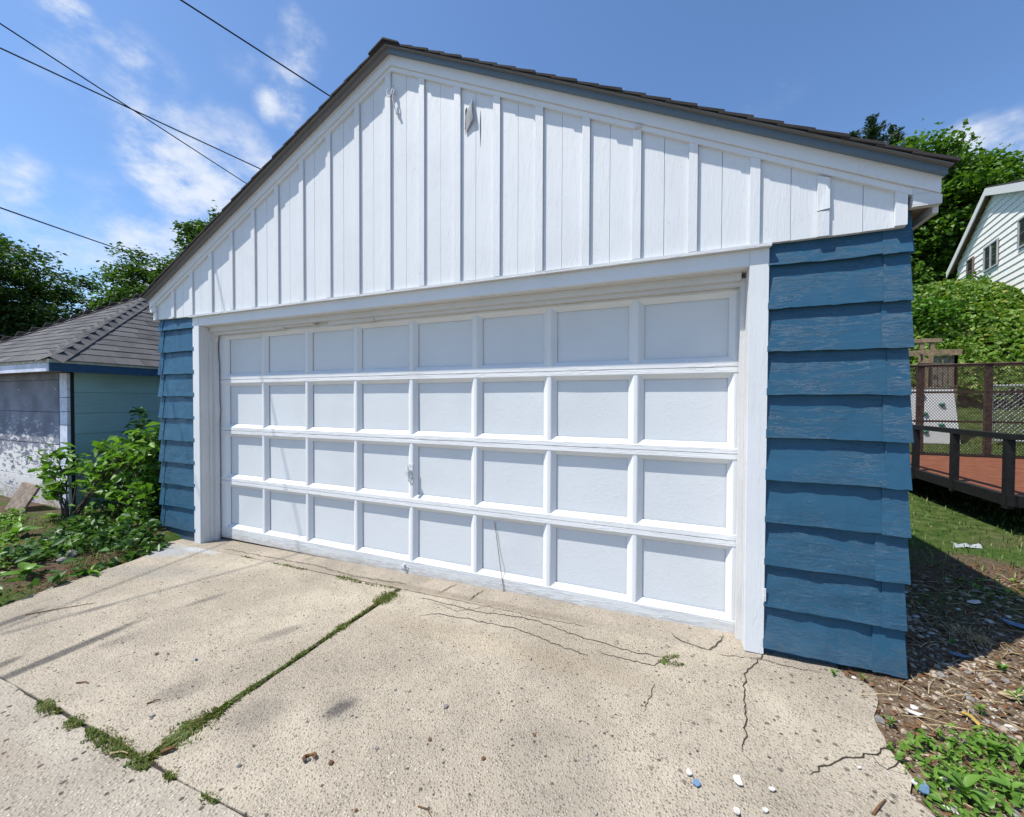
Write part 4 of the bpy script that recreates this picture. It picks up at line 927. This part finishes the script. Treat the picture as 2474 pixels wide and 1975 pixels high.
for (cx, cy, cz, rr, n_) in ((11.9, 13.0, 3.7, .8, 22), (14.9, 13.4, 4.5, .7, 22), (15.6, 14.0, 4.4, .9, 22), (11.2, 12.4, 3.6, .9, 22), (13.0, 14.6, 4.7, .55, 12), (13.9, 15.1, 4.9, .5, 10), (15.2, 15.3, 5.0, .6, 12), (12.0, 14.2, 4.3, .6, 12)): C.append(clumps_in(r, n_, (cx, cy, cz), (rr, rr, rr)))
C = np.concatenate(C); cc = foliage(r, C, 85, .34, .8, .16); stuff('hillside_brush', leafmesh('hillside_brush', *cc, cc[3]*.6, M['lf_bush']), 'taller mid-green brush growing out of the hillside vines', 'brush')
#---PART3---
# ------------------------------------------------------------------ dirt in the joints, grass growing from them
def zt(x, y): return terrain(x, y)
def strip(pts, w0, dz):
    g = G(); n = len(pts)
    for k, (x, y) in enumerate(pts):
        a, b = Vector((*pts[max(0, k-1)], 0)), Vector((*pts[min(n-1, k+1)], 0)); d = (b-a).normalized(); p = Vector((-d.y, d.x, 0))*w0*.5
        g.v += [(x-p.x, y-p.y, zg(x)+dz), (x+p.x, y+p.y, zg(x)+dz)]
    g.f = [(2*k, 2*k+2, 2*k+3, 2*k+1) for k in range(n-1)]; return g.vf
jd = struct('joint_dirt', strip([(2.934, -1.74+.01*k) for k in range(0, 164, 4)], .09, -.006), M['crack'])
struct('joint_dirt', strip([(-4+.25*k, -1.718) for k in range(45)], .09, -.008), M['crack'])
r = np.random.default_rng(41)
def jgrass(name, segs, label, seed, m=None, hh=(.012, .045)):
    P_ = []; q = np.random.default_rng(seed)
    for (x0, y0, x1, y1, wd_, n_) in segs:
        k = q.uniform(0, 1, n_); cl_ = np.round(k*9)/9+q.normal(size=n_)*.05; k = np.clip(.5*k+.5*cl_, 0, 1)
        tap = np.clip(np.minimum(k, 1-k)*6, .3, 1)
        dx, dy = x1-x0, y1-y0; L_ = math.hypot(dx, dy); o_ = q.normal(size=n_)*wd_*tap
        x = x0+dx*k-dy/L_*o_; y = y0+dy*k+dx/L_*o_; P_.append(np.stack([x, y, [zg(a)-.006 for a in x]], 1))
    P_ = np.concatenate(P_); o = bpy.data.objects.new(name, blades(name, P_, q.uniform(*hh, len(P_)), q.uniform(.003, .008, len(P_)), m or M['moss'], 1.1, seed)); COL.objects.link(o); o['kind'] = 'stuff'; tag(o, label, 'grass'); return o
jgrass('joint_grass', [(2.934, -1.70, 2.93, -1.40, .026, 2300), (2.934, -1.42, 2.936, -1.22, .010, 420), (2.934, -1.2, 2.934, -.9, .006, 230), (2.934, -1.02, 2.934, -.96, .010, 130), (2.934, -.86, 2.934, -.60, .011, 420), (2.934, -.72, 2.934, -.66, .018, 180), (2.934, -.60, 2.934, -.40, .008, 260), (2.934, -.38, 2.936, -.19, .034, 1200)], 'green grass growing in the joint between the two driveway slabs', 51, None, (.008, .03))
jgrass('joint_grass', [(2.05, -1.718, 2.24, -1.718, .016, 420), (2.34, -1.718, 2.44, -1.718, .018, 260), (2.50, -1.718, 2.86, -1.72, .018, 1000), (2.86, -1.72, 2.98, -1.73, .016, 330), (3.07, -1.718, 3.13, -1.716, .010, 110), (3.30, -1.717, 3.38, -1.716, .007, 80)], 'mossy grass strip along the front edge of the driveway', 52, None, (.006, .022))
jgrass('joint_grass', [(1.55, -.125, 1.95, -.118, .008, 260), (2.30, -.125, 2.58, -.15, .016, 330), (2.62, -.15, 2.95, -.12, .010, 160), (1.1, -.115, 1.25, -.115, .006, 70)], 'sparse grass in the crack along the garage door threshold', 53, None, (.008, .028))
jgrass('joint_grass', [(*gp(1590, 1600), *gp(1650, 1605), .014, 240), (*gp(1600, 1590), *gp(1640, 1586), .008, 120)], 'dry yellowish weeds in the crack near the right casing', 54, M['moss'], (.008, .022))

# ------------------------------------------------------------------ single plants with real leaves
def leaf_template(name, L_, W_, m, fold=.18, bend=.35, n=5, serr=0.):
    vs = []; fs = []
    for k in range(n+1):
        t = k/n; w_ = W_*.5*(math.sin(math.pi*min(1, t**.8*.98+.01))**.9)*(1+serr*(k % 2)); y = L_*t; z = -bend*L_*t*t+.12*L_*t
        if k == 0: w_ = W_*.04
        if k == n: w_ = .0005
        vs += [(-w_, y, z+w_*fold*2), (0, y, z), (w_, y, z+w_*fold*2)]
    for k in range(n):
        for c in (0, 1): a = k*3+c; fs.append((a, a+1, a+4, a+3))
    return me(name, vs, fs, m, True)
LT = {'broad': leaf_template('leaf', .13, .055, M['lf_broad'], .2, .55, 6), 'round': leaf_template('leaf', .10, .075, M['lf_broad'], .15, .4, 6), 'narrow': leaf_template('leaf', .12, .028, M['lf_weed'], .25, .5, 6), 'small': leaf_template('leaf', .07, .035, M['lf_weed'], .2, .4, 5, .15)}
def plant(x, y, kind, n, sc, seed, label, group, stem=.05, spread=(.25, 1.1), zfun=None, name='weed_plant'):
    z = (zfun or zt)(x, y); q = random.Random(seed); T = thing(name, label, 'plant', (x, y, z), group)
    g = G(); tops = []
    for k in range(n):
        a = 2*math.pi*(k*.381966+q.uniform(-.06, .06)); h = stem*q.uniform(.2, 1.0); rad = .018*sc*q.uniform(.3, 1)
        tops.append((a, h, rad))
    g.tube([(x, y, z-.02), (x+.004, y, z+stem*.6), (x, y+.003, z+stem)], .004*sc, 5, .0022*sc); part('stem', g.vf, M['lf_weed'], T)
    for (a, h, rad) in tops:
        o = bpy.data.objects.new('leaf', LT[kind]); s_ = sc*q.uniform(.6, 1.15); el = q.uniform(*spread)
        o.rotation_euler = (el, q.uniform(-.3, .3), a-math.pi/2); o.scale = (s_, s_, s_)
        COL.objects.link(o); o.parent = T; o.location = (rad*math.cos(a), rad*math.sin(a), h)
    return T
def gt(u, v):                                                        # spot of the frame on the terrain
    d = ray(u, v); t = .5
    while t < 40:
        p = CAM+d*t
        if p.z < terrain(p.x, p.y): break
        t += .01
    return p.x, p.y
RP = [(2330, 1935, 'broad', 11, 1.05, 'large pointed-leaf weed at the bottom edge beside the driveway'), (2440, 1935, 'broad', 10, .9, 'broad-leaved weed in the bottom right corner'), (2400, 1830, 'round', 11, .8, 'round-leaved plantain on the gravel bank, above the corner weeds'),
      (2465, 1850, 'broad', 9, .95, 'leafy weed cut by the right edge above the corner'), (2260, 1900, 'narrow', 10, .75, 'narrow-leaved weed hugging the broken driveway edge'), (2420, 1625, 'round', 10, .62, 'bright clump of leaves on the gravel bank near the garage shadow'),
      (2370, 1730, 'small', 10, .7, 'pale small-leaved weed in the middle of the gravel bank'), (2150, 1760, 'small', 12, .62, 'small bright weed growing on the driveway right edge'), (2015, 1640, 'small', 8, .6, 'small weed below the right blue shingles, nearer the door'), (2085, 1650, 'small', 8, .5, 'flat little weed below the right blue shingles, nearer the corner'),
      (2300, 1560, 'round', 6, .5, 'single clump of leaves inside the garage shadow'), (2455, 1700, 'narrow', 9, .8, 'leafy weed at the right edge mid-bank'), (2290, 1840, 'small', 11, .8, 'small weed in front of the gravel beside the slab')]
for k, (u, v, kd, n, sc, lb) in enumerate(RP):
    x, y = gt(u, v); plant(x, y, kd, n, sc*.48, 100+k, lb, 'weeds on the right bank', .03+.02*sc, (.35, 1.2))
LP = [(60, 1395, 'round', 9, .9, 'dark broad-leaved weed at the left frame edge'), (160, 1335, 'narrow', 9, .9, 'upright pale-leaved weed near the left stones'), (215, 1395, 'narrow', 10, .8, 'tufted weed at the driveway left edge'), (345, 1255, 'round', 9, .9, 'weed cluster at the foot of the left blue shingles'),
      (285, 1290, 'narrow', 11, .9, 'yellow-green spiky weed by the left driveway edge'), (40, 1300, 'broad', 11, 1.1, 'tall leafy weed at the left edge below the leaning board'), (130, 1260, 'small', 14, 1.2, 'fern-like weed in front of the shrub')]
for k, (u, v, kd, n, sc, lb) in enumerate(LP):
    x, y = gt(u, v); plant(x, y, kd, n, sc*1.3, 200+k, lb, 'weeds in the left bed', .06*sc, (.1, .9))

# ------------------------------------------------------------------ ground cover
def cover(name, n, region, size, hgt, m, label, seed, cat='weeds', asp=.6):
    q = np.random.default_rng(seed); x = q.uniform(region[0], region[1], n*3); y = q.uniform(region[2], region[3], n*3)
    keep = np.array([region[4](a, b, q) for a, b in zip(x, y)]); x, y = x[keep][:n], y[keep][:n]; n = len(x)
    bump_ = np.array([.35+.65*abs(wob(a*4.1, seed)*wob(b*4.7, seed+1))+.3*wob(a*9+b*3, seed+2) for a, b in zip(x, y)]).clip(.08, 1.3)
    z = np.array([terrain(a, b) for a, b in zip(x, y)])+hgt*bump_*q.uniform(.1, 1, n)
    C_ = np.stack([x, y, z], 1); D_ = q.normal(size=(n, 3)); D_[:, 2] = D_[:, 2]*.5+.15; N_ = q.normal(size=(n, 3))*.5+np.array([0, -.15, 1.]); s_ = size*q.uniform(.5, 1.4, n)
    return stuff(name, leafmesh(name, C_, D_, N_, s_, s_*asp, m), label, cat)
def patch(x, y, s, lo): return .5+.5*wob(x*2.3, s)*1.0+.5*wob(y*2.7+x, s+1) > lo
bedl = lambda x, y: x < .36-.12*min(1, max(0, (-y-.3)/1.1))*0+.0 and (x < .20+.22*sstep(-.35, -1.4, y)) and not (x > -.42 and y > -.12)
cover('bed_weeds', 5200, (-2.6, .45, -2.0, .6, lambda a, b, q: bedl(a, b) and patch(a, b, 3, .25+.3*q.uniform())), .052, .16, M['lf_weed'], 'low leafy weeds carpeting the bed left of the driveway', 61)
cover('bed_weeds', 1300, (-2.5, .40, -1.7, -.2, lambda a, b, q: bedl(a, b) and patch(a, b, 8, .5+.3*q.uniform())), .085, .22, M['lf_shrub'], 'darker taller weeds among the low ones in the left bed', 62)
P_ = []; q = np.random.default_rng(63)
while len(P_) < 2600:
    x, y = q.uniform(-2.6, .42), q.uniform(-2.0, .8)
    if bedl(x, y) and patch(x, y, 12, .35): P_.append((x, y, terrain(x, y)-.01))
stuff('bed_grass', blades('bed_grass', P_, q.uniform(.04, .14, len(P_)), .006, M['grass'], .9, 63), 'thin grass blades in the bed left of the driveway', 'grass')
dry = lambda x, y: (x > 5.72+.06*wob(y*7, 3)) and not (x < 6.03 and y > -.02)
cover('bank_weeds', 9000, (5.7, 7.4, -1.9, .2, lambda a, b, q: dry(a, b) and b < -.48+.22*(a-5.9)+.14*wob(a*3, 2) and patch(a, b, 15, .02+.2*q.uniform())), .030, .075, M['lf_weed'], 'low green weeds on the near part of the right bank', 64)
cover('bank_weeds', 700, (5.95, 8.2, -.5, 1.5, lambda a, b, q: dry(a, b) and patch(a, b, 21, .75)), .032, .035, M['lf_weed'], 'scattered tiny weeds among the gravel on the right bank', 65)
P_ = []
while len(P_) < 16000:
    x, y = q.uniform(6.0, 12.5), q.uniform(.5, 10.5)
    dens = sstep(.7, 2.4, y)*(.35+.65*(wob(x*1.9, 5)*wob(y*1.6, 6) > -.15))+.12*sstep(6.6, 8, x)
    if q.uniform() < dens: P_.append((x, y, terrain(x, y)-.01))
P_ = np.array(P_); stuff('lawn_grass', blades('lawn_grass', P_, q.uniform(.03, .085, len(P_)), .009, M['grass'], .9, 66), 'rough lawn grass beside and under the trailer', 'grass')
# gravel and litter of the right bank
def rock(x, y, z, s, seed, fl=.6):
    q = random.Random(seed); vs = []; n = 6; rings = 3
    ax_ = [s*q.uniform(.7, 1.3), s*q.uniform(.5, 1.0), s*fl*q.uniform(.6, 1.1)]; ro = q.uniform(0, 6.3); c, s2 = math.cos(ro), math.sin(ro)
    def pt(a, b):
        k = q.uniform(.78, 1.15); px, py, pz = ax_[0]*math.cos(a)*math.cos(b)*k, ax_[1]*math.sin(a)*math.cos(b)*k, ax_[2]*math.sin(b)*k; return (x+px*c-py*s2, y+px*s2+py*c, z+pz)
    vs = [(x, y, z-ax_[2])]+[pt(2*math.pi*i/n, b) for b in (-.6, .2, .85) for i in range(n)]+[(x, y, z+ax_[2]*.95)]
    fs = [(0, 1+(i+1) % n, 1+i) for i in range(n)]
    for k in range(rings-1): fs += [(1+k*n+i, 1+k*n+(i+1) % n, 1+(k+1)*n+(i+1) % n, 1+(k+1)*n+i) for i in range(n)]
    fs += [(1+(rings-1)*n+i, 1+(rings-1)*n+(i+1) % n, len(vs)-1) for i in range(n)]
    return vs, fs
for nm, m_, cnt, lab, sd in (('gravel', M['stone'], 2300, 'tan gravel stones scattered on the right bank', 71), ('gravel', M['stone_grey'], 800, 'grey gravel stones scattered on the right bank', 72), ('gravel', M['chip_white'], 260, 'white stone and paint fragments strewn on the right bank', 73)):
    g = G(); q = np.random.default_rng(sd); k = 0
    while k < cnt:
        x, y = q.uniform(5.72, 8.0), q.uniform(-1.2, 1.7)
        if not dry(x, y) or q.uniform() > sstep(1.7, .7, y)*(.4+.6*(wob(x*3, 9)*wob(y*3, 10) > -.1)): continue
        s_ = .006+.019*q.uniform()**2.2; g.add(*rock(x, y, terrain(x, y)+s_*.02, s_, int(q.integers(1e6)), .55)); k += 1
    o = bpy.data.objects.new(nm, me(nm, g.v, g.f, m_)); COL.objects.link(o); o['kind'] = 'stuff'; tag(o, lab, 'gravel')
def sticks(name, n, fn, m, label, seed, L_=(.05, .2), r_=.0022):
    g = G(); q = np.random.default_rng(seed)
    for k in range(n):
        x, y = fn(q); a = q.uniform(0, 2*np.pi); l = q.uniform(*L_); dx, dy = math.cos(a)*l, math.sin(a)*l
        g.tube([(x, y, terrain(x, y)+.008), (x+dx*.5+q.normal()*.01, y+dy*.5, terrain(x+dx*.5, y+dy*.5)+.012+.01*q.uniform()), (x+dx, y+dy, terrain(x+dx, y+dy)+.008)], r_, 3, r_*.5)
    o = bpy.data.objects.new(name, me(name, g.v, g.f, m)); COL.objects.link(o); o['kind'] = 'stuff'; tag(o, label, 'straw')
sticks('dry_stems', 620, lambda q: (q.uniform(5.85, 8), q.uniform(-.9, 1.5)) if True else 0, M['straw'], 'dry straw stems lying on the right bank', 81)
sticks('dry_stems', 160, lambda q: (q.uniform(5.85, 8), q.uniform(-.9, 1.3)), M['leaf_dead'], 'dark rotting twigs lying on the right bank', 82)
sticks('dry_stems', 170, lambda q: (lambda t: (-.25+.45*t+q.normal()*.10, -.18-.9*t+q.normal()*.1))(q.uniform()), M['leaf_dead'], 'dark dead stems heaped along the left driveway edge', 83)
# straw tuft
xq, yq = gt(2335, 1545); q = np.random.default_rng(84); g = G()
for k in range(46):
    a = q.uniform(0, 6.28); l = q.uniform(.05, .13); z0 = terrain(xq, yq); ox, oy = q.normal()*.03, q.normal()*.03
    g.tube([(xq+ox, yq+oy, z0), (xq+ox+math.cos(a)*l*.5, yq+oy+math.sin(a)*l*.5, z0+.05), (xq+ox+math.cos(a)*l, yq+oy+math.sin(a)*l, z0+.015)], .0016, 3)
solo('straw_tuft', g.vf, M['straw'], 'tuft of dry straw at the edge of the garage shadow', 'straw')
# shards, scraps
def shard(u, v, s, m, label, cat, seed, group=None, name='paint_chip', asp=.5, onground=True, th=.004, n=6, curl=.0):
    q = random.Random(seed); x, y = gt(u, v) if onground else gp(u, v); z = (terrain(x, y)+.012) if onground else zg(x)+.0035
    a0 = q.uniform(0, 6.28); vs = []
    for k in range(n):
        a = 2*math.pi*k/n; r_ = s*q.uniform(.65, 1.1); px, py = r_*math.cos(a), r_*asp*math.sin(a); vs.append((x+px*math.cos(a0)-py*math.sin(a0), y+px*math.sin(a0)+py*math.cos(a0), z+curl*(px/s)**2+q.uniform(0, .003)))
    vs += [(p[0], p[1], p[2]+th) for p in vs]
    fs = [tuple(range(n-1, -1, -1)), tuple(range(n, 2*n))]+[(i, (i+1) % n, (i+1) % n+n, i+n) for i in range(n)]
    return solo(name, (vs, fs), m, label, cat, group)
SH = [(2352, 1462, .07, 'chip_white', 'long pale board scrap lying in the garage shadow', 'scrap'), (2462, 1520, .08, 'chip_blue', 'blue-white painted scrap at the right edge of the bank', 'scrap'), (2315, 1592, .05, 'chip_blue', 'blue painted shard on the gravel by the shadow edge', 'scrap'),
      (2450, 1690, .08, 'straw', 'yellowish flat wood scrap at the right edge of the bank', 'scrap'), (2210, 1905, .024, 'chip_white', 'small white chip on the driveway corner by the weeds', 'paint chip'), (2232, 1925, .035, 'chip_blue', 'blue paint flake tucked under the big pointed-leaf weed', 'paint chip'), (2208, 1735, .032, 'chip_white', 'curled white paint flake on the gravel at the slab edge', 'paint chip')]
for k, (u, v, s_, m_, lb, ct) in enumerate(SH): shard(u, v, s_, M[m_], lb, ct, 300+k, None, 'scrap' if ct == 'scrap' else 'paint_chip', .45, True, .004, 6, .01)
xb, yb = gt(2325, 1735); solo('yellow_strip', G().tube([(xb, yb, terrain(xb, yb)+.02), (xb+.012, yb-.03, terrain(xb, yb)+.03), (xb+.02, yb-.08, terrain(xb, yb)+.02)], .006, 5).vf, M['yellow'], 'bright yellow plastic strip on the gravel bank', 'scrap')
xb, yb = gt(2330, 1325); g = G(); g.grid(14, 6, lambda p, q_: (xb-.08+.20*p, yb-.03+.06*q_+.03*p, terrain(xb, yb)+.012+.03*abs(math.sin(p*7+q_*3))*(1-abs(2*q_-1))+.008*wob(p*9+q_*5, 2))); solo('plastic_bag', g.vf, M['plastic_bag'], 'crumpled translucent plastic bag lying in the garage shadow', 'bag', None, True)
DC = [(1782, 1890, .030, 'chip_white', 'white paint blob on the driveway, biggest of the row'), (1865, 1912, .018, 'chip_white', 'round white paint blob on the driveway right of the biggest'), (1665, 1872, .022, 'chip_white', 'flat white paint flake left of the biggest blob'), (1780, 1966, .018, 'chip_white', 'white flake at the bottom frame edge, left one'), (1848, 1962, .018, 'chip_white', 'white flake at the bottom frame edge, right one'), (2075, 1860, .010, 'chip_white', 'tiny white chip near the driveway corner crack'),
      (473, 1596, .014, 'chip_blue', 'bright blue and white scrap on the left driveway slab'), (1683, 1898, .024, 'chip_blue', 'dark blue paint flake beside the white blobs'), (405, 1582, 0.012, 'stone_grey', 'grey pebble left of the blue scrap'), (378, 1582, .016, 'leaf_dead', 'dark leaf scrap on the left slab')]
for k, (u, v, s_, m_, lb) in enumerate(DC): shard(u, v, s_*.8, M[m_], lb, 'paint chip' if 'chip' in m_ else 'litter', 400+k, None, 'paint_chip' if 'chip' in m_ else 'litter_scrap', .7, False, .004, 7, .004)
PEB = ['grey pebble just right of the curled bark', 'brown nut-like lump in the middle of the driveway', 'dark grey pebble below the long crack', 'grey pebble lower middle of the driveway', 'small pebble above the dark oil blotch', 'small pebble below the oil blotch on the driveway', 'small grey pebble right of the middle lump', 'dark pebble left of the curled bark', 'pebble on the alley just below the corner joint',
       'grey stone lower centre of the driveway', 'tiny grey stone in the lower right of the driveway', 'pale pebble at the bottom edge, right of centre', 'brown clod at the bottom edge left of centre', 'small stone lying inside the curled bark', 'tiny stone on the alley by the charred stick']
for k, (u, v, s_) in enumerate([(800, 1845, .012), (1078, 1709, .014), (1282, 1594, .014), (1038, 1789, .011), (955, 1668, .010), (910, 1810, .010), (1290, 1777, .009), (577, 1852, .010), (367, 1731, .013), (1168, 1835, .010), (1418, 1836, .009), (1440, 1968, .011), (860, 1960, .010), (745, 1838, .014), (430, 1750, .008)]):
    x, y = gp(u, v); solo('pebble', rock(x, y, zg(x)+s_*.35, s_, 500+k, .55), M['stone_grey'] if k % 3 else M['leaf_dead'], PEB[k], 'pebble', 'loose pebbles on the driveway')
x, y = gp(748, 1836); ring = [(x+.022*math.cos(a), y+.020*math.sin(a), zg(x)+.008+.006*math.sin(a*2)) for a in np.linspace(0.2, 4.6, 12)]
solo('curled_bark', G().tube(ring, .006, 5).vf, M['leaf_dead'], 'curled brown strip of bark on the driveway', 'bark')
for k, (a, b, lb, r_) in enumerate([((62, 1487), (230, 1458), 'long thin brown twig on the left slab', .0035), ((1010, 1950), (1042, 1975), 'thin reddish twig at the bottom frame edge', .0025), ((390, 1825), (425, 1812), 'short dark charred stick near the joint corner', .010), ((185, 1652), (215, 1653), 'little brown stick on the left slab', .004), ((265, 1822), (310, 1822), 'pale straw stem on the alley beside the joint', .003), ((2110, 1970), (2140, 1935), 'forked dark twig at the bottom right of the driveway', .005), ((355, 1702), (388, 1692), 'tan twig on the left slab near the grass joint', .004)]):
    (x0, y0), (x1, y1) = gp(*a), gp(*b); solo('twig', G().tube([(x0, y0, zg(x0)+r_*.9), ((x0+x1)/2+.006, (y0+y1)/2+.008, zg(x0)+r_+.004), (x1, y1, zg(x1)+r_*.9)], r_, 5, r_*.5).vf, M['leaf_dead'] if k != 4 else M['straw'], lb, 'twig', 'twigs on the pavement')
# stones edging the left bed
for k, (u, v, s_, lb) in enumerate([(172, 1345, .07, 'rounded grey stone at the edge of the left bed'), (150, 1360, .05, 'smaller grey stone beside the rounded one in the left bed'), (232, 1322, .06, 'tan stone in the left bed near the spiky weed'), (205, 1312, .04, 'little tan stone in the left bed')]):
    x, y = gt(u, v); solo('stone', rock(x, y, terrain(x, y)+.02, s_, 600+k, .6), M['stone_grey'] if k < 2 else M['stone'], lb, 'stone', 'stones edging the left bed')
# ------------------------------------------------------------------ shrub and saplings between the garages
def shrub(name, label, base, clumps, per, cr, ls, m, seed, asp=.5, stemr=.012):
    q = np.random.default_rng(seed); T = thing(name, label, 'shrub', base); g = G(); b = Vector(base)
    for c in clumps:
        e = Vector(c); mid = b.lerp(e, .5)+Vector((q.normal()*.04, q.normal()*.04, .10)); g.tube([b+Vector((q.normal()*.04, q.normal()*.04, -.02)), mid, e], stemr, 5, .004)
    part('stem', g.vf, M['bark'], T)
    C_, D_, N_, s_ = foliage(q, np.array(clumps, float), per, cr, .75, ls, .5, .35); link(bpy.data.objects.new('foliage', leafmesh('foliage', C_, D_, N_, s_, s_*asp, m)), T)
q = np.random.default_rng(91)
cl = [(q.uniform(-2.0, -.60), q.uniform(.15, 1.3), q.uniform(.0, 1.0)) for _ in range(190)]
cl = [c for c in cl if c[2] < .50+.5*sstep(-2.1, -.8, c[0])]
shrub('leafy_shrub', 'dense dark leafy shrub filling the gap between the two garages', (-1.3, .6, zt(-1.3, .6)), cl, 34, .17, .085, M['lf_shrub'], 92)
cl = [(q.uniform(-1.75, -.58), q.uniform(-.12, .25), 0) for _ in range(46)]; cl = [(a, b, q.uniform(.25, .62+.40*sstep(-1.8, -.7, a))) for a, b, _ in cl]
shrub('bright_shrub', 'bright large-leaved shrub growing up beside the left blue shingles', (-1.0, .1, zt(-1.0, .1)), cl, 20, .14, .115, M['lf_weed'], 96, .5, .009)
cl = [(-1.95, .25, .95), (-1.85, .3, .80), (-2.05, .2, .72), (-1.75, .25, .65), (-1.9, .25, 1.08)]
shrub('wall_sapling', 'slim dark sapling rising against the teal neighbour wall', (-1.9, .5, zt(-1.9, .5)), [(-1.92, .52, 1.22), (-1.80, .5, 1.08), (-2.0, .5, 1.0), (-1.72, .5, .90), (-1.98, .5, .86), (-1.86, .5, .76)], 26, .11, .10, M['lf_shrub'], 93, .42, .008)
shrub('corner_elder', 'bright green leafy stems in front of the neighbour corner post', (-1.75, -.25, zt(-1.75, -.25)), [(-2.15, -.22, .72), (-2.05, -.3, .55), (-2.2, -.2, .45), (-1.95, -.15, .62), (-1.9, -.3, .35), (-2.1, -.25, .25), (-1.6, .0, .78), (-1.4, .1, .70), (-1.5, -.05, .52), (-1.25, .1, .82), (-1.1, .15, .75), (-1.05, .1, .95), (-.85, .2, .90), (-.7, .15, 1.02), (-.75, .1, .8)], 30, .14, .125, M['lf_weed'], 94, .5, .010)
shrub('corner_weed_clump', 'yellow-green leafy clump against the left blue shingles', (-.62, -.08, zt(-.62, -.08)), [(-.62, -.1, .18), (-.55, -.05, .34), (-.7, 0, .40), (-.6, -.15, .08), (-.75, -.12, .12)], 40, .11, .075, M['lf_weed'], 95, .5, .006)

def on_y(u_, v_, y_):
    d = ray(u_, v_); return CAM+d*((y_-CAM.y)/d.y)
solo('thin_rod', G().tube([on_y(1195, 1262, .176), on_y(1204, 1330, .172), on_y(1213, 1400, .139), on_y(1218, 1432, .136)], .0028, 5).vf, M['wood_grey'], 'thin dark rod leaning against the lower door panels', 'rod')

cover('leaf_litter', 5200, (5.72, 8.2, -1.0, 1.8, lambda a, b, q: dry(a, b)), .030, .016, M['leaf_dead'], 'brown dead leaf litter over the right bank', 88, 'leaf litter', .5)
cover('leaf_litter', 1300, (-2.4, .42, -1.8, .1, lambda a, b, q: bedl(a, b)), .030, .016, M['leaf_dead'], 'brown dead leaf litter in the left bed', 89, 'leaf litter', .5)
